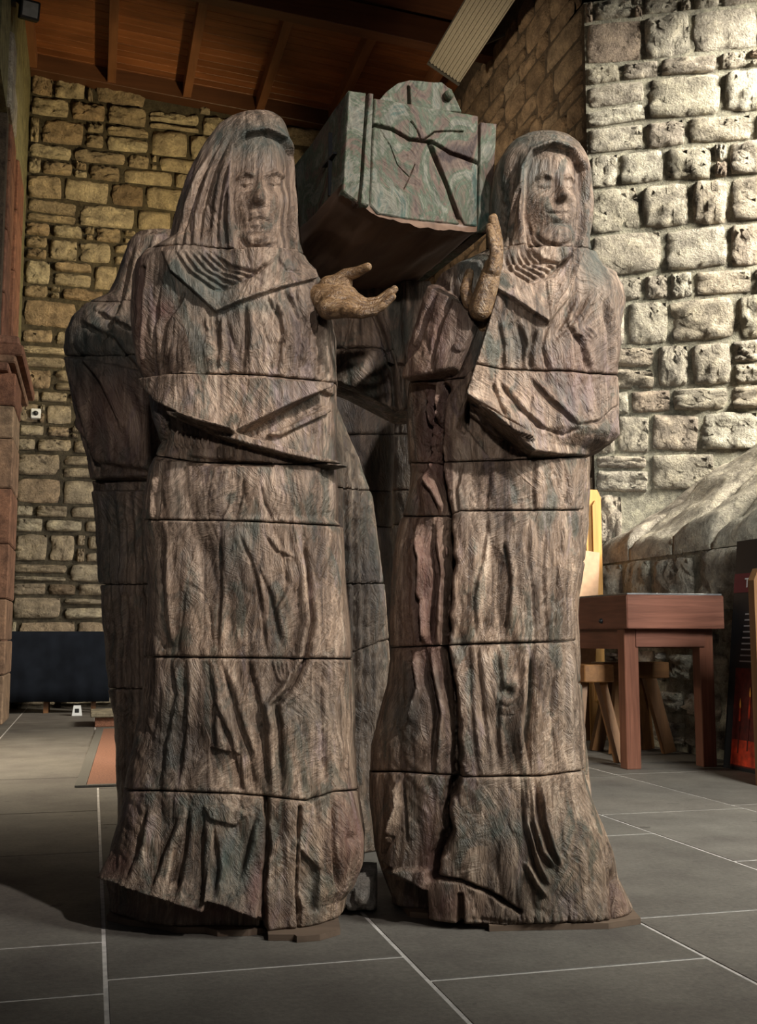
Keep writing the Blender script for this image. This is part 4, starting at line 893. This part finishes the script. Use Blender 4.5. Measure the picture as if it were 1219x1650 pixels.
# ---- the chest ------------------------------------------------------------
CY = math.radians(21.0) ; c0 = planeY(684, 345, 3.20)
chest = empty('wooden_coffin', to_room((c0[0], c0[1], c0[2])), -PHI + CY)
tag(chest, 'green-stained heavy wooden coffin with cracked end resting on the figures', 'coffin')
def rough_prism(name, poly, y0, y1, seed, mat, parent, cracks=(), nsub=40, amp=0.004, flare=0.0, face=None):
    """board or log with polygon end (x,z), carved cracks in its end face"""
    P = np.array(poly, float); n = len(P); xs0, xs1, zs0, zs1 = P[:, 0].min(), P[:, 0].max(), P[:, 1].min(), P[:, 1].max()
    # ring outline resampled
    seg = np.linalg.norm(np.roll(P, -1, 0) - P, axis=1); cum = np.concatenate([[0], np.cumsum(seg)]); q = np.linspace(0, cum[-1], 340, endpoint=False)
    ext = np.concatenate([P, P[:1]]); O = np.stack([np.interp(q, cum, ext[:, 0]), np.interp(q, cum, ext[:, 1])], -1); cen = P.mean(0)
    v = []; f = []; m = 340; NR = 110
    for r in range(NR + 1):                       # end face: concentric rings
        k = r / NR; L = cen + (O - cen) * k
        d = amp * fbm(L[:, 0] * 40, L[:, 1] * 9, 3, seed) + 0.006 * (k > 0.985)
        for pts, wd, dp in cracks:
            best = np.full(m, 9.0)
            for a, b in zip(pts[:-1], pts[1:]):
                a, b = np.array(a), np.array(b); dd = b - a; t = np.clip(((L - a) @ dd) / (dd @ dd), 0, 1); best = np.minimum(best, np.linalg.norm(L - a - t[:, None] * dd, axis=1))
            d = d + dp * np.exp(-(best / wd) ** 2)
        v += [(x, y0 + dd_, z) for (x, z), dd_ in zip(L, d)]
    for r in range(NR):
        for k in range(m): k2 = (k + 1) % m; f.append((r * m + k, r * m + k2, (r + 1) * m + k2, (r + 1) * m + k))
    NS = nsub
    for s_ in range(1, NS + 1):
        t = s_ / NS; y = y0 + (y1 - y0) * t; sc = 1 + flare * math.sin(math.pi * min(1, t * 1.1))
        nn = fbm(q * 14 + seed, np.full(m, y * 4.0), 4, seed + 3) * 0.012 * min(1, s_ / 3)
        L = cen + (O - cen) * (sc + nn / 0.25)[:, None]
        v += [(x, y, z) for x, z in L]
    for s_ in range(NS):
        for k in range(m):
            k2 = (k + 1) % m; a = (NR + s_) * m; f.append((a + k, a + k2, a + m + k2, a + m + k))
    last = (NR + NS) * m; f.append(tuple(last + k for k in range(m - 1, -1, -1)))
    o = obj(name, mesh(name, v, f, True), mat, parent)
    return o
# local frame: x across, y away from the viewer, z up; origin at the bottom middle of the end face
def loc(px, py, dy=0.0):             # pixel -> local (x,z) on the plane of the end face
    p0 = np.array(to_room(c0)); r = np.array(to_room(ray(px, py))); ang = -PHI + CY
    nrm = np.array([-math.sin(ang), math.cos(ang), 0]); o_ = np.array([0, 0, CH]); t = ((p0 - o_) @ nrm + dy) / (r @ nrm); q = o_ + r * t - p0
    return (q @ np.array([math.cos(ang), math.sin(ang), 0]), q[2])
cr = lambda pts: [loc(*p) for p in pts]
main = [loc(604, 157), loc(771, 186), loc(769, 364), loc(660, 353), loc(608, 344), loc(596, 330)]
rough_prism('end_block', main, 0, 1.75, 3, M['coffin'], chest, cracks=[
    (cr([(600, 200), (630, 208), (660, 224), (678, 227), (695, 228), (725, 246), (770, 262)]), 0.0035, 0.06),
    (cr([(692, 232), (705, 265), (722, 305), (738, 350), (745, 362)]), 0.0042, 0.07),
    (cr([(678, 227), (672, 210), (662, 196)]), 0.0014, 0.03), (cr([(684, 224), (700, 212), (718, 211), (745, 212)]), 0.0014, 0.03),
    (cr([(612, 210), (628, 235), (640, 265), (658, 285)]), 0.0009, 0.012), (cr([(668, 265), (660, 285), (650, 305)]), 0.0009, 0.012)])
side = [loc(560, 148), loc(599, 153), loc(592, 334), loc(576, 330), loc(551, 310)]
sb_ = rough_prism('side_plank', side, -0.012, 1.75, 9, M['coffin'], chest, cracks=[(cr([(590, 152), (584, 230), (580, 290), (576, 330)]), 0.0026, 0.06)])
rp = [loc(775, 196, .03), loc(800, 198, .03), loc(789, 372, .03), loc(771, 372, .03)]
rough_prism('side_plank', rp, 0.03, 1.75, 14, M['coffin'], chest, cracks=[])
# rounded lid
lid = [loc(610, 162, .05), loc(622, 148, .05), loc(640, 134, .05), loc(660, 129, .05), loc(690, 132, .05), loc(712, 133, .05), loc(728, 144, .05), loc(744, 180, .05), loc(700, 178, .05)]
lo = rough_prism('lid', lid, 0.05, 1.7, 21, M['coffin'], chest, cracks=[(cr([(668, 128), (669, 150), (670, 172)]), 0.003, 0.06)])
# log underside: deeper towards the back
ua = [loc(551, 311), loc(592, 336), loc(606, 345), loc(660, 354), loc(768, 366), loc(770, 371), loc(660, 362), loc(600, 352), loc(575, 338)]
def tapered(name, secs, mat, parent, seed):
    v = []; f = []; m = 120; R = len(secs)
    for poly, y in secs:
        P = np.array(poly, float); seg = np.linalg.norm(np.roll(P, -1, 0) - P, axis=1); cum = np.concatenate([[0], np.cumsum(seg)]); q = np.linspace(0, cum[-1], m, endpoint=False)
        ext = np.concatenate([P, P[:1]]); x = np.interp(q, cum, ext[:, 0]); z = np.interp(q, cum, ext[:, 1])
        nz = fbm(x * 16 + y * 3, z * 16 + y * 9, 4, seed) * 0.018
        v += list(zip(x + nz * 0.3, np.full(m, y), z + nz))
    for s_ in range(R - 1):
        for k in range(m): k2 = (k + 1) % m; f.append((s_ * m + k, s_ * m + k2, s_ * m + m + k2, s_ * m + m + k))
    f.append(tuple(range(m))); f.append(tuple((R - 1) * m + k for k in range(m - 1, -1, -1)))
    return obj(name, mesh(name, v, f, True), mat, parent)
zb = [p[1] for p in ua]; xl_, xr_ = loc(551, 311)[0], loc(770, 368)[0]
secs = []
for k in range(40):
    t = k / 39; y = 0.006 + t * 1.74; dp = 0.006 + 0.030 * min(1, t * 3); e = 0.03 * min(1, t * 2)
    zl, zm, zr = loc(551, 311)[1], loc(600, 346)[1], loc(768, 368)[1]
    xm = loc(600, 346)[0]
    secs.append(([(xl_ - e, zl + 0.03), (xl_ + 0.02, zl + 0.05), (xm, zm + 0.04), (xr_ + e * .3, zr + 0.03), (xr_ + e * 0.3, zr - dp * 0.5), (xr_ * 0.4, zm - dp - 0.010), (xm + 0.02, zm - dp), (xl_ - e * 0.6, zl - dp)], y))
M['log'] = planed_wood('dark_log', (0.065, 0.038, 0.026), (0.24, 0.145, 0.095), 1, 0.55, 7)
tapered('log_underside', secs, M['log'], chest, 33)
# carved cross on the side, pegs
xs = loc(551, 230)[0]; zs = loc(551, 230)[1]
for a in (((-0.020, 0.20, 0.10), (-0.020, 0.20, -0.14)), ((-0.020, 0.12, 0.00), (-0.020, 0.30, 0.00))):
    p, q = [(xs + u[0] + 0.022, u[1] * 0.6, zs + u[2] * 0.85) for u in a]; MB().beam(p, q, 0.007, 0.012, (1, 0, 0)).build('carved_cross', M['black'], chest)
MB().capsule((xs - 0.002, 0.52, zs - 0.04), (xs - 0.045, 0.52, zs - 0.04), 0.022, 0.020).build('wooden_peg', M['bench'], chest, True)
pl_ = loc(720, 156, .05); MB().capsule((pl_[0], 0.050, pl_[1]), (pl_[0], 0.040, pl_[1]), 0.016, 0.016).build('wooden_plug', M['coffin'], chest, True)

# propping stone between the two front figures
g0 = np.array([0, 0, CH]) + ray(574, 1474) * (-CH / ray(574, 1474)[2]); g0[1] += 0.07
v, f = stone_mesh(777, 12, 10, 0.08)
sc = 0.092
ps = obj('prop_stone', mesh('prop_stone', [(x * .12, y * 0.16, z * 0.118) for x, y, z in v], f, True), M['prop_stone'], None, (*to_room((g0[0], g0[1], 0))[:2], 0.060), (0, 0, -PHI))
tag(ps, 'small grey stone block wedged on the floor between the two front figures', 'stone')
mv = min(p.co.z for p in ps.data.vertices); ps.location.z = -mv + 0.0005

# ================================================================== FURNITURE ON THE RIGHT
T = empty('display_table', (3.47, 6.62, 0)); tag(T, 'mahogany display table with deep locked case and square legs', 'table')
MB().box(-0.34, 0.32, -0.62, 0.62, 0.845, 1.05, 0.004).build('case_body', M['table'], T)
MB().box(-0.343, -0.3405, -0.615, 0.615, 0.85, 1.045).build('side_panel', M['table_y'], T)
MB().box(-0.335, 0.315, -0.61, 0.61, 1.05, 1.062, 0.003).build('glass_lid', M['steel'], T)
MB().box(-0.25, 0.22, -0.55, -0.53, 0.735, 0.845).build('apron', M['table'], T)
MB().box(-0.25, 0.22, 0.53, 0.55, 0.735, 0.845).build('apron', M['table'], T)
MB().box(-0.295, -0.275, -0.52, 0.52, 0.72, 0.845).build('apron', M['table_y'], T)
MB().box(0.245, 0.265, -0.52, 0.52, 0.72, 0.845).build('apron', M['table_y'], T)
for sx in (-0.325, 0.19):
    for sy in (-0.54, 0.44): MB().box(sx, sx + 0.095, sy, sy + 0.09, 0, 0.846, 0.004).build('leg', M['table_leg'], T)
MB().capsule((-0.344, -0.28, 0.895), (-0.348, -0.28, 0.895), 0.016, 0.016).build('keyhole', M['black'], T, True)

def trestle(x, y, rz, L, label, hgt=0.62):
    t = empty('trestle_bench', (x, y, 0), rz); tag(t, label, 'bench')
    MB().box(-L / 2, L / 2, -0.10, 0.10, hgt - 0.11, hgt, 0.006).build('seat', M['bench'], t)
    for sx in (-1, 1):
        for sy in (-1, 1):
            MB().beam((sx * (L / 2 - 0.14), sy * 0.06, hgt - 0.10), (sx * (L / 2 - 0.05), sy * 0.15, 0.004), 0.085, 0.05, (0, 1, 0)).build('leg', M['bench_leg'], t)
    return t
trestle(3.65, 6.98, 0.0, 0.50, 'low brown trestle bench behind the display table by the wall')
trestle(3.14, 6.82, 1.52, 0.90, 'low brown trestle bench pushed under the side of the display table')

# golden pointed post with tan board, and brown slab behind the right hand figure
q = rY(957, 1000, 7.86); X0 = q[0]
P = empty('pine_screen', (X0, 7.86, 0), 0.0); tag(P, 'golden pine screen post with pointed top behind the display table', 'screen')
zt = rY(957, 790, 7.86)[2]; zb_ = rY(957, 800, 7.86)[2]
MB().prism([(-.066, 0.0), (.066, 0.0), (.066, zt - .06), (.035, zt), (-.035, zt), (-.066, zt - .06)], -0.03, 0.03).build('post', M['pine'], P)
MB().prism([(-.022, 0.3), (.022, 0.3), (.022, zt - .13), (.0, zt - .09), (-.022, zt - .13)], -0.06, -0.03).build('moulding', M['pine'], P)
MB().box(-.40, -.066, -0.02, 0.02, 0.0, rY(940, 745, 7.86)[2]).build('panel', M['oak_board'], P)
tb = MB().box(-0.22, 0.22, -0.012, 0.012, 0, 0.95); o = tb.build('tan_board', M['tan'], None, loc=(X0 - 0.30, 7.72, 0.505), rot=(math.radians(-4), math.radians(6), 0)); tag(o, 'plain tan board leaning against the golden screen behind the table', 'board')
o.location.z = 0.53
# shelf the board stands on
# banner leaning on the wall under the sill: flat print on a thin board
BN = empty('display_banner', (3.776, 6.05, 0)); tag(BN, 'black display banner with maroon band and candle picture leaning against the wall', 'banner')
lean = math.atan2(0.155, 1.395); LB = 1.395 / math.cos(lean)
BM = Matrix.Rotation(lean, 4, 'Y')          # local: x = thickness (towards the wall), y = -distance from far edge, z = up the board
def bpart(name, u0, u1, v0, v1, mat, t0=-0.0015, t1=0.0):
    return MB().box(t0, t1, -u1, -u0, v0, v1, mat=BM).build(name, mat, BN)
bpart('board', 0, 0.62, 0, LB, M['banner'], 0.0, 0.012)
bpart('maroon_band', 0.0, 0.62, 1.075, 1.195, M['maroon'])
bpart('candle_picture', 0.075, 0.60, 0.02, 0.61, M['print_darkred'])
bpart('glowing_table_print', 0.08, 0.60, 0.03, 0.18, M['print_red'], -0.003, -0.0015)
for k, (u, v0, v1) in enumerate(((0.15, 0.29, 0.43), (0.245, 0.31, 0.50), (0.33, 0.29, 0.52), (0.43, 0.28, 0.45))):
    bpart('candlestick_print', u - 0.006, u + 0.006, 0.1 + 0.02 * k, v0, M['print_darkred'], -0.0045, -0.003)
    bpart('candle_print', u - 0.009, u + 0.009, v0, v1 - 0.06, M['print_red'], -0.0045, -0.003)
    MB().prism([(-0.006, 0), (0.006, 0), (0.008, 0.02), (0, 0.06), (-0.008, 0.02)], 0, 0.0015).build('flame_print', M['print_flame'], BN, loc=BM @ Vector((-0.0045, -u, v1 - 0.06)), rot=(0, lean, -math.pi / 2))
rg = random.Random(9)
for k in range(9):
    bpart('text_line_print', 0.14 - 0.004 * k, 0.46 + rg.uniform(-0.08, 0.05), 0.935 - k * 0.036, 0.944 - k * 0.036, M['print_grey'])
cu = bpy.data.curves.new('title', 'FONT'); cu.body = 'The'; cu.size = 0.085; cu.extrude = 0.0006
to = bpy.data.objects.new('title', cu); COL.objects.link(to)
dg = bpy.context.evaluated_depsgraph_get(); tme = bpy.data.meshes.new_from_object(to.evaluated_get(dg)); bpy.data.objects.remove(to)
tme.materials.clear(); tme.materials.append(M['print_white'])
tt = obj('title_lettering', tme, None, BN)
tt.matrix_local = BM @ Matrix.Translation((-0.0026, -0.115, 1.105)) @ Matrix(((0, 0, -1, 0), (-1, 0, 0, 0), (0, 1, 0, 0), (0, 0, 0, 1)))

BD = empty('oak_screen', (3.50, 5.25, 0)); tag(BD, 'brown wooden screen board with cut top corner in front of the black banner', 'screen')
MB().prism([(0.0, 0.0), (0.5, 0.0), (0.5, 1.16), (0.03, 1.16), (0.0, 1.10)], -0.02, 0.02).build('panel', M['oak_board'], BD)
MB().prism([(-0.012, 0.0), (0.004, 0.0), (0.004, 1.10), (0.034, 1.165), (0.02, 1.17), (-0.012, 1.105)], -0.028, 0.028).build('edge_moulding', M['oak_board'], BD)

# ================================================================== LEFT BACKGROUND
TB = empty('draped_table', (-0.38, 12.2, 0)); tag(TB, 'low table under a black cloth against the back wall', 'table')
n = 60; v = []; f = []
prof = [(-0.30, 0.12), (-0.315, 0.3), (-0.305, 0.55), (-0.30, 0.8), (-0.285, 0.845), (-0.25, 0.85), (0.3, 0.85)]
for i in range(n + 1):
    x = -0.62 + 1.2 * i / n
    for j, (yy, zz) in enumerate(prof): v.append((x, yy + 0.03 * float(fbm(np.array([x * 5.0]), np.array([zz * 1.5]), 3, 2)[0]) * (1 if j < 4 else 0), zz - (0.02 * float(vnoise(np.array([x * 3.]), np.array([0.5]), 4)[0]) if j == 0 else 0)))
m = len(prof)
for i in range(n):
    for j in range(m - 1): a = i * m + j; f.append((a, a + m, a + m + 1, a + 1))
cl = obj('black_cloth', mesh('black_cloth', v, f, True), M['black_cloth'], TB); sm = cl.modifiers.new('thick', 'SOLIDIFY'); sm.thickness = 0.006
MB().box(-0.58, 0.55, -0.24, 0.3, 0.78, 0.835).build('table_top', M['bench'], TB)
for x in (-0.48, -0.06, 0.42):
    for y in (-0.16, 0.22): MB().box(x - 0.025, x + 0.025, y - 0.025, y + 0.025, 0, 0.79).build('leg', M['bench_leg'], TB)
fo = empty('floor_socket', (-0.12, 11.6, 0)); tag(fo, 'small white plastic socket on the floor before the draped table', 'socket')
MB().prism([(-0.05, 0), (0.05, 0), (0.035, 0.10), (-0.035, 0.10)], -0.04, 0.04).build('housing', M['white'], fo); MB().box(-0.02, 0.02, -0.043, -0.039, 0.03, 0.07).build('outlet', M['black'], fo)
ST = empty('stone_step', (0.85, 10.35, 0)); tag(ST, 'low step with pale top and red riser behind the carpet', 'step')
MB().box(-0.80, 0.80, -0.26, 0.26, 0, 0.085, 0.004).build('riser', M['carpet'], ST)
MB().box(-0.84, 0.84, -0.30, 0.30, 0.085, 0.125, 0.008).build('tread', M['stone_step'], ST)
RUG = empty('coir_carpet', (1.10, 7.93, 0), -0.035); tag(RUG, 'rust brown woven carpet runner with grey bound edge on the flagstones', 'carpet')
MB().box(-1.04, 1.04, -1.82, 1.82, 0.001, 0.010).build('pile', M['carpet'], RUG)
for a in ((-1.10, -1.04, -1.86, 1.86), (1.04, 1.10, -1.86, 1.86), (-1.04, 1.04, -1.86, -1.82), (-1.04, 1.04, 1.82, 1.86)): MB().box(*a, 0.001, 0.012, 0.002).build('binding', M['carpet_edge'], RUG)
SE = empty('wall_sensor', (-0.69, YB - 0.06, 3.33)); tag(SE, 'small white square sensor with black dome on the back wall', 'sensor')
MB().box(-0.055, 0.055, -0.05, 0.06, -0.055, 0.055, 0.008).build('housing', M['white'], SE); MB().capsule((0, -0.05, 0), (0, -0.065, 0), 0.03, 0.024).build('dome', M['black'], SE, True)
FL = empty('floodlight', (XL, 10.05, 6.62)); tag(FL, 'small black floodlight fixed high on the left wall', 'floodlight')
MB().box(0, 0.04, -0.05, 0.05, 0.02, 0.14).beam((0.02, 0, 0.1), (0.1, 0, 0.02), 0.03, 0.03).build('bracket', M['black'], FL)
MB().box(-0.09, 0.09, -0.05, 0.05, -0.085, 0.085, 0.01, mat=Matrix.Translation((0.16, 0, -0.02)) @ Matrix.Rotation(0.25, 4, 'Z') @ Matrix.Rotation(0.3, 4, 'X')).build('housing', M['black'], FL)
MB().box(-0.07, 0.07, -0.056, -0.049, -0.065, 0.065, 0.004, mat=Matrix.Translation((0.16, 0, -0.02)) @ Matrix.Rotation(0.25, 4, 'Z') @ Matrix.Rotation(0.3, 4, 'X')).build('lens', M['glass_grey'], FL)
# heater panel high on the right wall
HT = empty('radiant_heater', (3.42, 10.32, 6.695)); tag(HT, 'long cream ribbed radiant heater panel slanting below the roof', 'heater')
w = math.hypot(0.34, 0.19) ; R_ = Matrix.Rotation(math.atan2(0.19, 0.34), 4, 'Y')
MB().box(-w / 2, w / 2, -2.6, 0, 0.0, 0.07, 0.004, mat=R_).build('casing', M['heater'], HT)
for k in range(9):
    x = -w / 2 + 0.03 + k * (w - 0.06) / 8; MB().box(x - 0.012, x + 0.012, -2.58, -0.03, -0.012, 0.0, 0.003, mat=R_).build('rib', M['heater'], HT)
MB().box(-w / 2 - 0.006, w / 2 + 0.006, -0.03, 0.012, -0.02, 0.078, mat=R_).build('end_cap', M['heater_dark'], HT)
MB().box(-w / 2 - 0.008, -w / 2, -2.6, 0, -0.012, 0.075, mat=R_).build('edge_trim', M['heater_dark'], HT)
for y in (-0.5, -2.1): MB().beam((0.1, y, 0.0), (0.49, y, 0.22), 0.03, 0.03).build('wall_bracket', M['heater_dark'], HT)
